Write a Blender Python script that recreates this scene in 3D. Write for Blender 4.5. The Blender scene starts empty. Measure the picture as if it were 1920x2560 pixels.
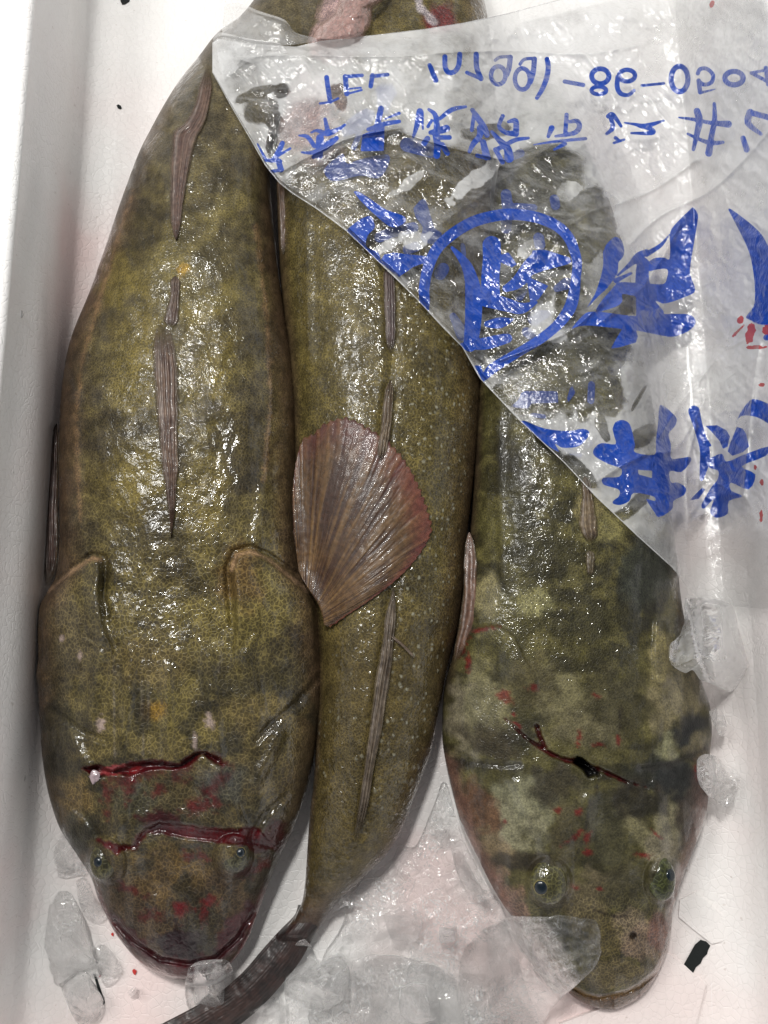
import bpy, math, random
import numpy as np
from mathutils import noise as mnoise
random.seed(7); RNG = np.random.default_rng(7)
scene = bpy.context.scene
col_main = scene.collection

# ------------------------------------------------------------------ camera, world, lamps, exposure
FPX, TILT, DIST = 2200.0, math.radians(12.0), 0.55      # focal length in photo pixels, tilt, metres to the box floor
cam_d = bpy.data.cameras.new('camera')
cam = bpy.data.objects.new('camera', cam_d); col_main.objects.link(cam)
cam_d.sensor_fit = 'VERTICAL'; cam_d.sensor_height = 24.0
cam_d.lens = FPX / 2560.0 * 24.0
cam_d.clip_start = 0.01; cam_d.clip_end = 50
CT, ST = math.cos(TILT), math.sin(TILT)
CAM = np.array([0.0, -DIST * ST, DIST * CT])
cam.location = CAM; cam.rotation_euler = (TILT, 0, 0)
scene.camera = cam

world = bpy.data.worlds.new('World'); scene.world = world
world.use_nodes = True
bgn = world.node_tree.nodes['Background']
bgn.inputs[0].default_value = (0.97, 0.985, 1.0, 1)
wt = world.node_tree                                   # a hall that is dim overhead and light towards its sides
wc = wt.nodes.new('ShaderNodeTexCoord'); wsep = wt.nodes.new('ShaderNodeSeparateXYZ'); wmap = wt.nodes.new('ShaderNodeMapRange')
wt.links.new(wc.outputs['Generated'], wsep.inputs[0]); wt.links.new(wsep.outputs[2], wmap.inputs[0])
wmap.inputs[1].default_value = 0.25; wmap.inputs[2].default_value = 0.85; wmap.inputs[3].default_value = 1.05; wmap.inputs[4].default_value = 0.12
wt.links.new(wmap.outputs[0], bgn.inputs[1])

def area(name, loc, target, sx, sy, power, color):
    l = bpy.data.lights.new(name, 'AREA'); l.shape = 'RECTANGLE'; l.size = sx; l.size_y = sy
    l.energy = power; l.color = color
    o = bpy.data.objects.new(name, l); col_main.objects.link(o)
    o.location = loc
    from mathutils import Vector
    o.rotation_euler = (Vector(target) - Vector(loc)).to_track_quat('-Z', 'Y').to_euler()
    return o
area('ceiling_lamp', (-0.22, 0.66, 1.65), (0, 0.1, 0), 0.09, 0.22, 20.5, (1.0, 0.985, 0.95))
area('ceiling_lamp', (-0.75, 0.55, 1.45), (0, 0, 0), 0.45, 0.45, 12.5, (1.0, 0.985, 0.95))

scene.view_settings.view_transform = 'Standard'
scene.view_settings.look = 'None'
scene.view_settings.exposure = 0.0
scene.view_settings.gamma = 1.0
scene.view_settings.use_curve_mapping = False
scene.cycles.use_denoising = True
scene.cycles.max_bounces = 12
scene.cycles.transparent_max_bounces = 24
scene.cycles.transmission_bounces = 10
scene.cycles.caustics_refractive = True
scene.cycles.caustics_reflective = False
scene.cycles.blur_glossy = 1.0
scene.cycles.sample_clamp_indirect = 6.0

# ------------------------------------------------------------------ numeric helpers
def unproj(px, py, z):
    """photo pixel + height -> world point (each thing gets its own real height and distance)"""
    px, py, z = np.broadcast_arrays(np.asarray(px, float), np.asarray(py, float), np.asarray(z, float))
    dx = (px - 960.0) / FPX; dy = -(py - 1280.0) / FPX
    wx = dx; wy = dy * CT + ST; wz = dy * ST - CT
    t = (z - CAM[2]) / wz
    return np.stack([CAM[0] + wx * t, CAM[1] + wy * t, z], -1)

def sstep(a, b, x):
    t = np.clip((x - a) / (b - a), 0, 1); return t * t * (3 - 2 * t)

_G = np.random.default_rng(3).random((256, 256))
def vnoise(x, y, seed=0):
    x = np.asarray(x, float) + seed * 37.17; y = np.asarray(y, float) + seed * 91.7
    xi = np.floor(x).astype(int); yi = np.floor(y).astype(int)
    fx = x - xi; fy = y - yi
    fx = fx * fx * (3 - 2 * fx); fy = fy * fy * (3 - 2 * fy)
    g = lambda a, b: _G[a & 255, b & 255]
    return (g(xi, yi) * (1 - fx) * (1 - fy) + g(xi + 1, yi) * fx * (1 - fy) + g(xi, yi + 1) * (1 - fx) * fy + g(xi + 1, yi + 1) * fx * fy)
def fbm(x, y, oct=4, seed=0):
    s = 0; a = 0.5; n = 0
    for k in range(oct):
        s = s + a * vnoise(x * 2 ** k, y * 2 ** k, seed + k * 5); n += a; a *= 0.5
    return s / n
def ridged(x, y, oct=3, seed=0):
    s = 0; a = .5; n = 0
    for k in range(oct):
        s = s + a * (1 - np.abs(2 * vnoise(x * 2 ** k, y * 2 ** k, seed + 9 * k) - 1)); n += a; a *= .5
    return s / n

def seg_dist(X, Y, a, b):
    ax, ay = a; bx, by = b
    dx, dy = bx - ax, by - ay
    L = dx * dx + dy * dy + 1e-9
    t = np.clip(((X - ax) * dx + (Y - ay) * dy) / L, 0, 1)
    return np.hypot(X - ax - t * dx, Y - ay - t * dy), t

def sdf_poly(X, Y, P):
    """positive inside"""
    d = np.full(X.shape, 1e9); ins = np.zeros(X.shape, bool)
    n = len(P)
    for i in range(n):
        a, b = P[i], P[(i + 1) % n]
        dd, _ = seg_dist(X, Y, a, b); d = np.minimum(d, dd)
        c = ((a[1] > Y) != (b[1] > Y))
        with np.errstate(divide='ignore', invalid='ignore'):
            xi = (b[0] - a[0]) * (Y - a[1]) / ((b[1] - a[1]) + 1e-12) + a[0]
        ins ^= c & (X < xi)
    return np.where(ins, d, -d)

def sdf_stroke(X, Y, P, W):
    """positive inside a brush stroke; W full width(s) in the units of P"""
    if np.isscalar(W): W = [W] * len(P)
    d = np.full(X.shape, -1e9)
    if len(P) == 1:
        return W[0] / 2 - np.hypot(X - P[0][0], Y - P[0][1])
    for i in range(len(P) - 1):
        dd, t = seg_dist(X, Y, P[i], P[i + 1])
        d = np.maximum(d, (W[i] * (1 - t) + W[i + 1] * t) / 2 - dd)
    return d

def smooth_line(P, k=4):
    P = np.asarray(P, float); n = len(P); out = []
    for i in range(n - 1):
        p0 = P[max(i - 1, 0)]; p1 = P[i]; p2 = P[i + 1]; p3 = P[min(i + 2, n - 1)]
        for j in range(k):
            t = j / k
            out.append(0.5 * ((2 * p1) + (-p0 + p2) * t + (2 * p0 - 5 * p1 + 4 * p2 - p3) * t * t + (-p0 + 3 * p1 - 3 * p2 + p3) * t ** 3))
    out.append(P[-1])
    return np.array(out)

def resample(S, n):
    """stations (any columns; first four are the two edge pixels) -> n evenly spaced Catmull-Rom stations"""
    Q = smooth_line(S, 10)
    mid = (Q[:, 0:2] + Q[:, 2:4]) / 2
    d = np.hypot(*np.diff(mid, axis=0).T) + 0.35 * np.hypot(*np.diff(Q[:, 2:4] - Q[:, 0:2], axis=0).T) + 1e-6
    s = np.concatenate([[0], np.cumsum(d)])
    t = np.linspace(0, s[-1], n)
    return np.stack([np.interp(t, s, Q[:, k]) for k in range(Q.shape[1])], 1)

def lin(rgb):
    c = np.asarray(rgb, float) / 255.0
    return np.where(c <= 0.04045, c / 12.92, ((c + 0.055) / 1.055) ** 2.4)

# ------------------------------------------------------------------ mesh helpers
def grid_faces(nr, nc, wrap=False):
    i = np.arange(nr - 1)[:, None]; m = nc if wrap else nc - 1
    j = np.arange(m)[None, :]; j2 = (j + 1) % nc
    a = i * nc + j; b = i * nc + j2; c = (i + 1) * nc + j2; d = (i + 1) * nc + j
    return np.stack(np.broadcast_arrays(a, b, c, d), -1).reshape(-1, 4)

def make_mesh(name, V, F, mat, parent=None, attrs=None, smooth=True, extra=None):
    me = bpy.data.meshes.new(name)
    V = np.asarray(V, float).reshape(-1, 3)
    faces = [tuple(int(q) for q in f) for f in F]
    if extra: faces += extra
    off = np.array(parent.location) if parent is not None else np.zeros(3)
    if parent is not None and parent.parent is not None: off = off + np.array(parent.parent.location)
    me.from_pydata((V - off).tolist(), [], faces)
    if attrs:
        for k, a in attrs.items():
            a = np.asarray(a, float)
            if a.ndim == 1:
                at = me.attributes.new(k, 'FLOAT', 'POINT'); at.data.foreach_set('value', a.astype(np.float32))
            else:
                at = me.attributes.new(k, 'FLOAT_COLOR', 'POINT')
                rgba = np.concatenate([a, np.ones((len(a), 1))], 1).astype(np.float32)
                at.data.foreach_set('color', rgba.ravel())
    me.polygons.foreach_set('use_smooth', [smooth] * len(me.polygons))
    me.materials.append(mat); me.update()
    o = bpy.data.objects.new(name, me); col_main.objects.link(o)
    if parent is not None: o.parent = parent
    return o

def thing(name, label, cat, loc=(0, 0, 0), group=None, kind=None):
    o = bpy.data.objects.new(name, None); col_main.objects.link(o)
    o.empty_display_size = 0.02; o.location = loc
    o['label'] = label; o['category'] = cat
    if group: o['group'] = group
    if kind: o['kind'] = kind
    return o
def tag(o, label, cat, group=None):
    o['label'] = label; o['category'] = cat
    if group: o['group'] = group
    return o

# ------------------------------------------------------------------ materials
class NT:
    def __init__(self, name):
        self.m = bpy.data.materials.new(name); self.m.use_nodes = True
        self.t = self.m.node_tree; self.t.nodes.clear()
        self.out = self.n('ShaderNodeOutputMaterial')
    def n(self, typ, **kw):
        nd = self.t.nodes.new(typ)
        for k, v in kw.items(): setattr(nd, k, v)
        return nd
    def set(self, inp, v):
        if hasattr(v, 'is_output') or isinstance(v, bpy.types.NodeSocket): self.t.links.new(v, inp)
        else: inp.default_value = v
    def attr(self, name):
        nd = self.n('ShaderNodeAttribute'); nd.attribute_name = name; return nd
    def math(self, op, a, b=0.5, c=None, clamp=False):
        nd = self.n('ShaderNodeMath', operation=op); nd.use_clamp = clamp
        self.set(nd.inputs[0], a); self.set(nd.inputs[1], b)
        if c is not None: self.set(nd.inputs[2], c)
        return nd.outputs[0]
    def rng(self, v, a, b, c=0.0, d=1.0, smooth=True):
        nd = self.n('ShaderNodeMapRange'); nd.interpolation_type = 'SMOOTHSTEP' if smooth else 'LINEAR'
        self.set(nd.inputs[0], v)
        for k, x in zip((1, 2, 3, 4), (a, b, c, d)): self.set(nd.inputs[k], x)
        return nd.outputs[0]
    def mix(self, f, a, b, blend='MIX'):
        nd = self.n('ShaderNodeMix'); nd.data_type = 'RGBA'; nd.blend_type = blend
        self.set(nd.inputs[0], f); self.set(nd.inputs[6], a); self.set(nd.inputs[7], b)
        return nd.outputs[2]
    def shmix(self, f, a, b):
        nd = self.n('ShaderNodeMixShader'); self.set(nd.inputs[0], f)
        self.t.links.new(a, nd.inputs[1]); self.t.links.new(b, nd.inputs[2]); return nd.outputs[0]
    def coord(self):
        return self.n('ShaderNodeTexCoord').outputs['Object']
    def noise(self, scale, detail=3, rough=.55, vec=None, dist=0.0):
        nd = self.n('ShaderNodeTexNoise'); nd.inputs['Scale'].default_value = scale
        nd.inputs['Detail'].default_value = detail; nd.inputs['Roughness'].default_value = rough
        nd.inputs['Distortion'].default_value = dist
        self.t.links.new(vec or self.coord(), nd.inputs['Vector']); return nd.outputs['Fac']
    def voro(self, scale, feature='F1', vec=None, rand=1.0):
        nd = self.n('ShaderNodeTexVoronoi'); nd.feature = feature
        nd.inputs['Scale'].default_value = scale; nd.inputs['Randomness'].default_value = rand
        self.t.links.new(vec or self.coord(), nd.inputs['Vector']); return nd
    def bump(self, h, strength=.3, dist=.001, normal=None):
        nd = self.n('ShaderNodeBump'); nd.inputs['Strength'].default_value = strength
        nd.inputs['Distance'].default_value = dist; self.t.links.new(h, nd.inputs['Height'])
        if normal: self.t.links.new(normal, nd.inputs['Normal'])
        return nd.outputs[0]
    def bsdf(self, **kw):
        nd = self.n('ShaderNodeBsdfPrincipled')
        for k, v in kw.items(): self.set(nd.inputs[k.replace('_', ' ')], v)
        return nd
    def finish(self, sh): self.t.links.new(sh, self.out.inputs[0]); return self.m

def mat_skin(name, cellA, cellB, speckle=0.0, wet=1.0):
    N = NT(name)
    co = N.coord()
    warp = N.n('ShaderNodeMapping'); warp.inputs['Scale'].default_value = (1.0, 0.92, 1.0)
    N.t.links.new(co, warp.inputs[0])
    jit = N.n('ShaderNodeTexNoise'); jit.inputs['Scale'].default_value = 350; jit.inputs['Detail'].default_value = 1
    N.t.links.new(co, jit.inputs[0])
    vm = N.n('ShaderNodeVectorMath', operation='MULTIPLY_ADD')
    N.t.links.new(jit.outputs['Color'], vm.inputs[0]); vm.inputs[1].default_value = (0.0011,) * 3
    N.t.links.new(warp.outputs[0], vm.inputs[2]); vec = vm.outputs[0]
    vA = N.voro(cellA, 'DISTANCE_TO_EDGE', vec).outputs['Distance']
    vB = N.voro(cellB, 'DISTANCE_TO_EDGE', vec).outputs['Distance']
    big = N.attr('cell').outputs['Fac']
    lineA = N.rng(vA, 0.0, 0.17, 1, 0); lineB = N.rng(vB, 0.0, 0.20, 1, 0)
    ln = N.n('ShaderNodeMix'); N.set(ln.inputs[0], big); N.set(ln.inputs[2], lineB); N.set(ln.inputs[3], lineA)
    line = ln.outputs[0]
    net = N.attr('net').outputs['Fac']
    col = N.mix(1.0, N.attr('col').outputs['Color'], (0.51, 0.52, 0.68, 1), 'MULTIPLY')
    blot = N.noise(110, 6, .68)
    fine = N.noise(900, 2, .6)
    dark = N.mix(1.0, col, (0.74, 0.72, 0.70, 1), 'MULTIPLY')
    light = N.mix(1.0, col, (1.75, 1.72, 1.45, 1), 'MULTIPLY')
    f = N.math('MULTIPLY', line, net)
    c = N.mix(net, col, dark); c = N.mix(f, c, light)
    fb = N.rng(blot, .34, .66, 0.64, 1.28)
    cb = N.n('ShaderNodeVectorMath', operation='SCALE'); N.t.links.new(c, cb.inputs[0]); N.t.links.new(fb, cb.inputs['Scale'])
    c = cb.outputs[0]
    ff = N.rng(fine, .3, .7, 0.74, 1.26)
    cb2 = N.n('ShaderNodeVectorMath', operation='SCALE'); N.t.links.new(c, cb2.inputs[0]); N.t.links.new(ff, cb2.inputs['Scale'])
    c = cb2.outputs[0]
    if speckle > 0:
        v2 = N.voro(290, 'F1', vec)
        rnd = N.n('ShaderNodeSeparateColor'); N.t.links.new(v2.outputs['Color'], rnd.inputs[0])
        sp = N.math('MULTIPLY', N.rng(N.math('ADD', v2.outputs['Distance'], N.math('MULTIPLY', N.noise(800, 2), .5)), .62, .34, 0, 1), N.rng(rnd.outputs[0], .35, .8, 0, 1))
        sp = N.math('MULTIPLY', sp, N.attr('speck').outputs['Fac'])
        c = N.mix(N.math('MULTIPLY', sp, speckle), c, (0.25, 0.24, 0.18, 1))
    h1 = N.math('MULTIPLY', line, -0.5)
    if speckle > 0: h1 = N.math('ADD', h1, N.math('MULTIPLY', sp, 1.2))
    h2 = N.noise(1500, 2, .6)
    h3 = N.noise(260, 3, .6)
    hh = N.math('ADD', N.math('MULTIPLY', h2, 0.35), h1); hh = N.math('ADD', hh, N.math('MULTIPLY', h3, 1.3))
    nb = N.bump(hh, .35, .0007)
    # wet slime: fine droplets and ripples that break the lamp's reflection into specks
    s1 = N.noise(410, 1, .5); s2 = N.noise(150, 2, .5)
    sh = N.math('ADD', s1, N.math('MULTIPLY', s2, 1.7)); sh = N.math('ADD', sh, N.math('MULTIPLY', line, -0.12))
    if speckle > 0: sh = N.math('ADD', sh, N.math('MULTIPLY', N.rng(v2.outputs['Distance'], .55, .1, 0, 1), .9))
    nc = N.bump(sh, .5, .00078)
    wetm = N.attr('wet').outputs['Fac']
    b = N.bsdf(Base_Color=c, Roughness=.42, Normal=nb, Coat_Weight=N.math('MULTIPLY', wetm, wet), Coat_Roughness=.035, Coat_Normal=nc, Coat_IOR=1.47)
    b.inputs['Specular IOR Level'].default_value = .15
    return N.finish(b.outputs[0])

def mat_attr(name, rough=.3, coat=.8, bumpscale=700, bumps=.35, trans=0.0):
    N = NT(name)
    c = N.attr('col').outputs['Color']
    n = N.noise(bumpscale, 3); fb = N.rng(n, .3, .7, .42, .72)
    cb = N.n('ShaderNodeVectorMath', operation='SCALE'); N.t.links.new(c, cb.inputs[0]); N.t.links.new(fb, cb.inputs['Scale'])
    nb = N.bump(n, bumps, .0007)
    b = N.bsdf(Base_Color=cb.outputs[0], Roughness=rough, Normal=nb, Coat_Weight=coat, Coat_Roughness=.07, Coat_Normal=nb)
    sh = b.outputs[0]
    if trans > 0:
        t = N.n('ShaderNodeBsdfTransparent'); sh = N.shmix(N.attr('clear').outputs['Fac'] if trans == .12 else trans, sh, t.outputs[0])
    return N.finish(sh)

def mat_plain(name, rgb, rough=.4, coat=0.0, bumpscale=400, bumps=.2, var=.15):
    N = NT(name)
    n = N.noise(bumpscale, 3)
    c = N.mix(N.rng(n, .3, .7), tuple(lin(rgb) * (1 - var)) + (1,), tuple(np.minimum(lin(rgb) * (1 + var), .9)) + (1,))
    nb = N.bump(n, bumps, .0006)
    b = N.bsdf(Base_Color=c, Roughness=rough, Normal=nb, Coat_Weight=coat, Coat_Roughness=.04)
    return N.finish(b.outputs[0])

def mat_foam(name):
    N = NT(name)
    v = N.voro(230, 'DISTANCE_TO_EDGE').outputs['Distance']
    n1 = N.noise(9, 3, .5); n2 = N.noise(500, 3, .6); n3 = N.noise(40, 4, .6)
    stain = N.attr('stain').outputs['Fac']
    pink = N.math('MULTIPLY', N.rng(n1, .35, .7), stain)
    c = N.mix(pink, (0.80, 0.79, 0.775, 1), (0.80, 0.66, 0.64, 1))
    edge = N.rng(v, 0.0, 0.10, 1, 0)
    c = N.mix(N.math('MULTIPLY', edge, .035), c, (.45, .44, .44, 1))
    c = N.mix(N.rng(n3, .35, .7, 0, .12), c, (.6, .57, .55, 1))
    spk = N.rng(N.noise(330, 1, .4), .74, .79, 0, .5)
    c = N.mix(N.math('MULTIPLY', spk, .5), c, (.25, .16, .10, 1))
    h = N.math('ADD', N.math('MULTIPLY', edge, -.6), N.math('MULTIPLY', n2, .4)); h = N.math('ADD', h, N.math('MULTIPLY', n3, .8))
    nb = N.bump(h, .35, .0008)
    b = N.bsdf(Base_Color=c, Roughness=.38, Normal=nb, Coat_Weight=.35, Coat_Roughness=.12)
    b.inputs['Specular IOR Level'].default_value = .4
    return N.finish(b.outputs[0])

def mat_ice(name, clear=.5, rough=.0, tint=(1, 1, 1), bs=60, frost=.1, bst=.4):
    N = NT(name)
    n = N.noise(bs, 2, .5, dist=.8); n2 = N.noise(300, 2, .5)
    nb = N.bump(N.math('ADD', n, N.math('MULTIPLY', n2, .10)), bst, .005)
    g = N.n('ShaderNodeBsdfGlass'); g.inputs['IOR'].default_value = 1.31; g.inputs['Roughness'].default_value = rough
    g.inputs['Color'].default_value = tint + (1,); N.t.links.new(nb, g.inputs['Normal'])
    t = N.n('ShaderNodeBsdfTransparent'); t.inputs[0].default_value = tint + (1,)
    d = N.n('ShaderNodeBsdfDiffuse'); d.inputs[0].default_value = (.95, .95, .95, 1)
    tr = N.n('ShaderNodeBsdfTranslucent'); tr.inputs[0].default_value = (.95, .95, .95, 1)
    s = N.shmix(clear, g.outputs[0], t.outputs[0])
    # white scattering: fine veins and the thin frosted rim
    wv = N.noise(70, 3, .6, dist=2.5)
    vein = N.rng(N.math('ABSOLUTE', N.math('SUBTRACT', wv, .5)), 0.0, .022, 1, 0)
    vein = N.math('MULTIPLY', vein, N.rng(N.noise(30, 2), .42, .62, 0, 1))
    lw = N.n('ShaderNodeLayerWeight'); lw.inputs[0].default_value = .5
    rim = N.rng(lw.outputs['Facing'], .45, .9, 0, .6)
    fr = N.math('MAXIMUM', N.math('MULTIPLY', vein, frost), N.math('MULTIPLY', rim, frost))
    s = N.shmix(fr, s, N.shmix(.5, d.outputs[0], tr.outputs[0]))
    gl = N.n('ShaderNodeBsdfGlossy'); gl.inputs['Roughness'].default_value = .08; gl.inputs[0].default_value = (1, 1, 1, 1); N.t.links.new(nb, gl.inputs['Normal'])
    fz = N.n('ShaderNodeFresnel'); fz.inputs[0].default_value = 1.31; N.t.links.new(nb, fz.inputs['Normal'])
    s = N.shmix(N.math('MINIMUM', N.math('MULTIPLY', fz.outputs[0], 1.7), .30), s, gl.outputs[0])
    return N.finish(s)

def mat_film(name, ink_rgb, gloss=1.0):
    """clear polythene: see-through where it clings wet to what is below, milky where it stands off; printed ink"""
    N = NT(name)
    hz = N.attr('haze').outputs['Fac']; ink = N.attr('ink').outputs['Fac']
    n1 = N.noise(140, 4, .65); n2 = N.noise(700, 2, .6); n3 = N.noise(45, 3, .6, dist=1.0)
    wn = N.n('ShaderNodeTexNoise'); wn.inputs['Scale'].default_value = 22; N.t.links.new(N.coord(), wn.inputs[0])
    wrp = N.n('ShaderNodeVectorMath', operation='MULTIPLY_ADD'); N.t.links.new(wn.outputs['Color'], wrp.inputs[0]); wrp.inputs[1].default_value = (.03, .03, .03)
    strk0 = N.n('ShaderNodeMapping'); strk0.inputs['Rotation'].default_value = (0, 0, .75); strk0.inputs['Scale'].default_value = (1, 2.6, 1); N.t.links.new(N.coord(), strk0.inputs[0])
    N.t.links.new(strk0.outputs[0], wrp.inputs[2])
    h = N.math('ADD', N.math('MULTIPLY', n3, 2.6), N.math('ADD', n1, N.math('MULTIPLY', n2, .22)))
    crk = N.voro(24, 'DISTANCE_TO_EDGE', wrp.outputs[0]).outputs['Distance']
    h = N.math('ADD', h, N.math('MULTIPLY', N.rng(crk, 0, .10, 1.0, 0), N.rng(N.noise(12, 2), .52, .7, 0, .7)))
    nb = N.bump(h, .42, .0021)
    t = N.n('ShaderNodeBsdfTransparent'); t.inputs[0].default_value = (.985, .985, .985, 1)
    d = N.n('ShaderNodeBsdfDiffuse'); d.inputs[0].default_value = (.95, .95, .95, 1); N.t.links.new(nb, d.inputs['Normal'])
    tr = N.n('ShaderNodeBsdfTranslucent'); tr.inputs[0].default_value = (.95, .95, .95, 1)
    milk = N.shmix(.22, d.outputs[0], tr.outputs[0])
    edge = N.math('ADD', hz, N.math('MULTIPLY', N.math('SUBTRACT', n1, .5), .28))
    hf = N.rng(edge, 0.16, 0.72, 0.0, 1.0)
    strk = N.n('ShaderNodeMapping'); strk.inputs['Rotation'].default_value = (0, 0, .6); strk.inputs['Scale'].default_value = (1, 2.6, 1); N.t.links.new(N.coord(), strk.inputs[0])
    sn = N.noise(30, 5, .62, vec=strk.outputs[0], dist=.8)
    hf = N.math('MAXIMUM', hf, N.rng(sn, .44, .70, .03, .40))
    hf = N.math('MULTIPLY', hf, N.attr('milk').outputs['Fac'])
    s = N.shmix(hf, t.outputs[0], milk)
    gl = N.n('ShaderNodeBsdfGlossy'); gl.inputs['Roughness'].default_value = .10; N.t.links.new(nb, gl.inputs['Normal'])
    fr = N.n('ShaderNodeFresnel'); fr.inputs[0].default_value = 1.5; N.t.links.new(nb, fr.inputs['Normal'])
    s = N.shmix(N.math('MINIMUM', N.math('MULTIPLY', fr.outputs[0], 1.5 * gloss), .16), s, gl.outputs[0])
    inkm = N.rng(ink, -0.6, 0.6)
    wear = N.rng(N.noise(260, 3, .7), .30, .42, .80, 1.0)
    ic = N.mix(N.rng(n3, .3, .7), tuple(lin(ink_rgb) * .85) + (1,), tuple(lin(ink_rgb) * 1.15) + (1,))
    b = N.bsdf(Base_Color=ic, Roughness=.28, Normal=nb, Coat_Weight=.8 * gloss, Coat_Roughness=.08, Coat_Normal=nb)
    s = N.shmix(N.math('MULTIPLY', inkm, wear), s, b.outputs[0])
    bl = N.attr('blood').outputs['Fac']
    b2 = N.bsdf(Base_Color=tuple(lin((150, 12, 18))) + (1,), Roughness=.15)
    s = N.shmix(N.math('MULTIPLY', N.rng(N.math('ADD', bl, N.math('MULTIPLY', N.math('SUBTRACT', n1, .5), .9)), .35, .6), .85), s, b2.outputs[0])
    return N.finish(s)

M_FOAM = mat_foam('expanded_foam')
M_SKIN1 = mat_skin('flathead_skin_brown', 440, 640)
M_SKIN2 = mat_skin('flathead_skin_scaly', 520, 640, speckle=.85)
M_SKIN3 = mat_skin('flathead_skin_blotched', 520, 760)
M_FIN = mat_attr('fin_membrane', .48, .22, 420, .35, .12)
M_EYE = mat_skin('eye_skin', 420, 420)
M_PUPIL = mat_plain('eye_pupil', (10, 22, 30), .25, .25, 300, .02)
M_IRIS = mat_plain('iris_gold', (128, 116, 66), .3, .4)
M_ICE = mat_ice('clear_ice', .45, .0, (1, 1, 1), 38, .8, .75)
M_ICE_W = mat_ice('frosted_ice', .58, .0, (1, 1, 1), 60, .9, 1.0)
M_ICE_C = mat_ice('clearest_ice', .60, .0, (1, 1, 1), 36, .4, .55)
M_FILM = mat_film('printed_polythene', (2, 56, 146))
M_FILMB = mat_film('printed_polythene_lower_layer', (10, 44, 112), .6)
M_DARK = mat_plain('hole_shadow', (12, 18, 18), .9)
M_DROP = mat_ice('water', .5, .0, (1, 1, 1), 20, .0, .05)
M_FLESH = mat_plain('white_flesh', (150, 132, 136), .35, .6)

# ------------------------------------------------------------------ the foam box
box = thing('styrofoam_box', 'open white polystyrene fish box holding three fish and ice', 'fish box', (0, 0, 0))
WALL_H = 0.10
def stain_of(px, py):
    s = 0.55 + 0 * px
    s = s + 0.9 * sstep(1500, 2300, py) * sstep(1900, 1300, px) + 0.9 * np.exp(-((px - 170) / 110.0) ** 2 - ((py - 620) / 260.0) ** 2)
    s = s - 0.5 * sstep(500, 0, py)
    return np.clip(s, 0, 1.6)
# profile across the box: rim - left wall - rounded corner - floor - rounded corner - right wall - rim, swept along py
ys = np.linspace(-330, 2900, 160)
def left_floor(y): return 232 - 0.062 * y + 10 * np.sin(y / 900.0)
def right_floor(y): return 1690 + 0.103 * y - 0.0000126 * y * y
def left_rim(y): return 85 - 0.088 * y
def right_rim(y): return np.maximum(right_floor(y) + 215 + 0.02 * y, 0)
ym = ys
def sweep(name, edge_floor, edge_rim, sgn):
    F0 = unproj(edge_floor(ym), ym, 0.0)
    R0 = unproj(edge_rim(ym), ym, WALL_H)
    R0[:, 1] = F0[:, 1]
    rows = []
    prof = []
    for q in np.linspace(0, 1, 10):                       # fillet from the floor into the wall
        a = q * math.pi / 2; prof.append(('f', a))
    rad = 0.020
    for a in np.linspace(0, math.pi / 2, 9):
        P = F0.copy(); P[:, 0] += -sgn * rad * (1 - math.sin(a)); P[:, 2] = rad * (1 - math.cos(a))
        t = P[:, 2] / WALL_H
        P[:, 0] += (R0[:, 0] - F0[:, 0]) * t
        rows.append(P)
    for q in np.linspace(rad / WALL_H, 1, 22)[1:]:
        P = F0 + (R0 - F0) * q; P[:, 2] = WALL_H * q
        P[:, 0] += sgn * 0.0012 * np.sin(q * 9)
        rows.append(P)
    top = R0.copy(); top[:, 0] += sgn * 0.003; top[:, 2] = WALL_H + 0.0025; rows.append(top)
    for w in (0.006, 0.02, 0.032):
        t2 = top.copy(); t2[:, 0] += sgn * w; rows.append(t2)
    o = top.copy(); o[:, 0] += sgn * 0.035; o[:, 2] = -0.02; rows.append(o)
    V = np.stack(rows, 0)
    py = np.broadcast_to(ym, V.shape[:2])
    V[..., 2] += 0.0007 * (fbm(py / 60, np.arange(len(rows))[:, None] * 0.5 + 0 * py, 3) - .5)
    px = np.broadcast_to(edge_floor(ym), V.shape[:2])
    st = stain_of(px, py) * np.clip(1.2 - V[..., 2] / WALL_H, 0, 1)
    return make_mesh(name, V.reshape(-1, 3), grid_faces(len(rows), len(ym)), M_FOAM, box, {'stain': st.ravel()}), F0
wl, FL = sweep('side_wall', left_floor, left_rim, -1)
wr, FR = sweep('side_wall', right_floor, right_rim, 1)
nf = 60
t = np.linspace(0, 1, nf)[:, None, None]
A = FL.copy(); A[:, 0] += 0.020; B = FR.copy(); B[:, 0] -= 0.020
Vf = A[None] * (1 - t) + B[None] * t
Vf[..., 2] = 0.0
fx = left_floor(ym)[None] * (1 - t[..., 0]) + right_floor(ym)[None] * t[..., 0]
stf = stain_of(fx, np.broadcast_to(ym, fx.shape))
make_mesh('box_floor', Vf.reshape(-1, 3), grid_faces(nf, len(ym)), M_FOAM, box, {'stain': stf.ravel()})
for yy, s in ((ym[0], 1), (ym[-1], -1)):
    a = unproj(left_floor(yy), yy, 0.0); b = unproj(right_floor(yy), yy, 0.0)
    P = []
    prof = [(0, -.001), (s * .004, WALL_H * .5), (s * .008, WALL_H), (s * .04, WALL_H + .002), (s * .045, -.02)]
    for dy, z in prof:
        for q in np.linspace(-.12, 1.12, 30):
            P.append((a[0] + (b[0] - a[0]) * q, a[1] + dy, z))
    make_mesh('end_wall', P, grid_faces(len(prof), 30), M_FOAM, box, {'stain': np.full(len(P), .3)}, smooth=False)

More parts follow.
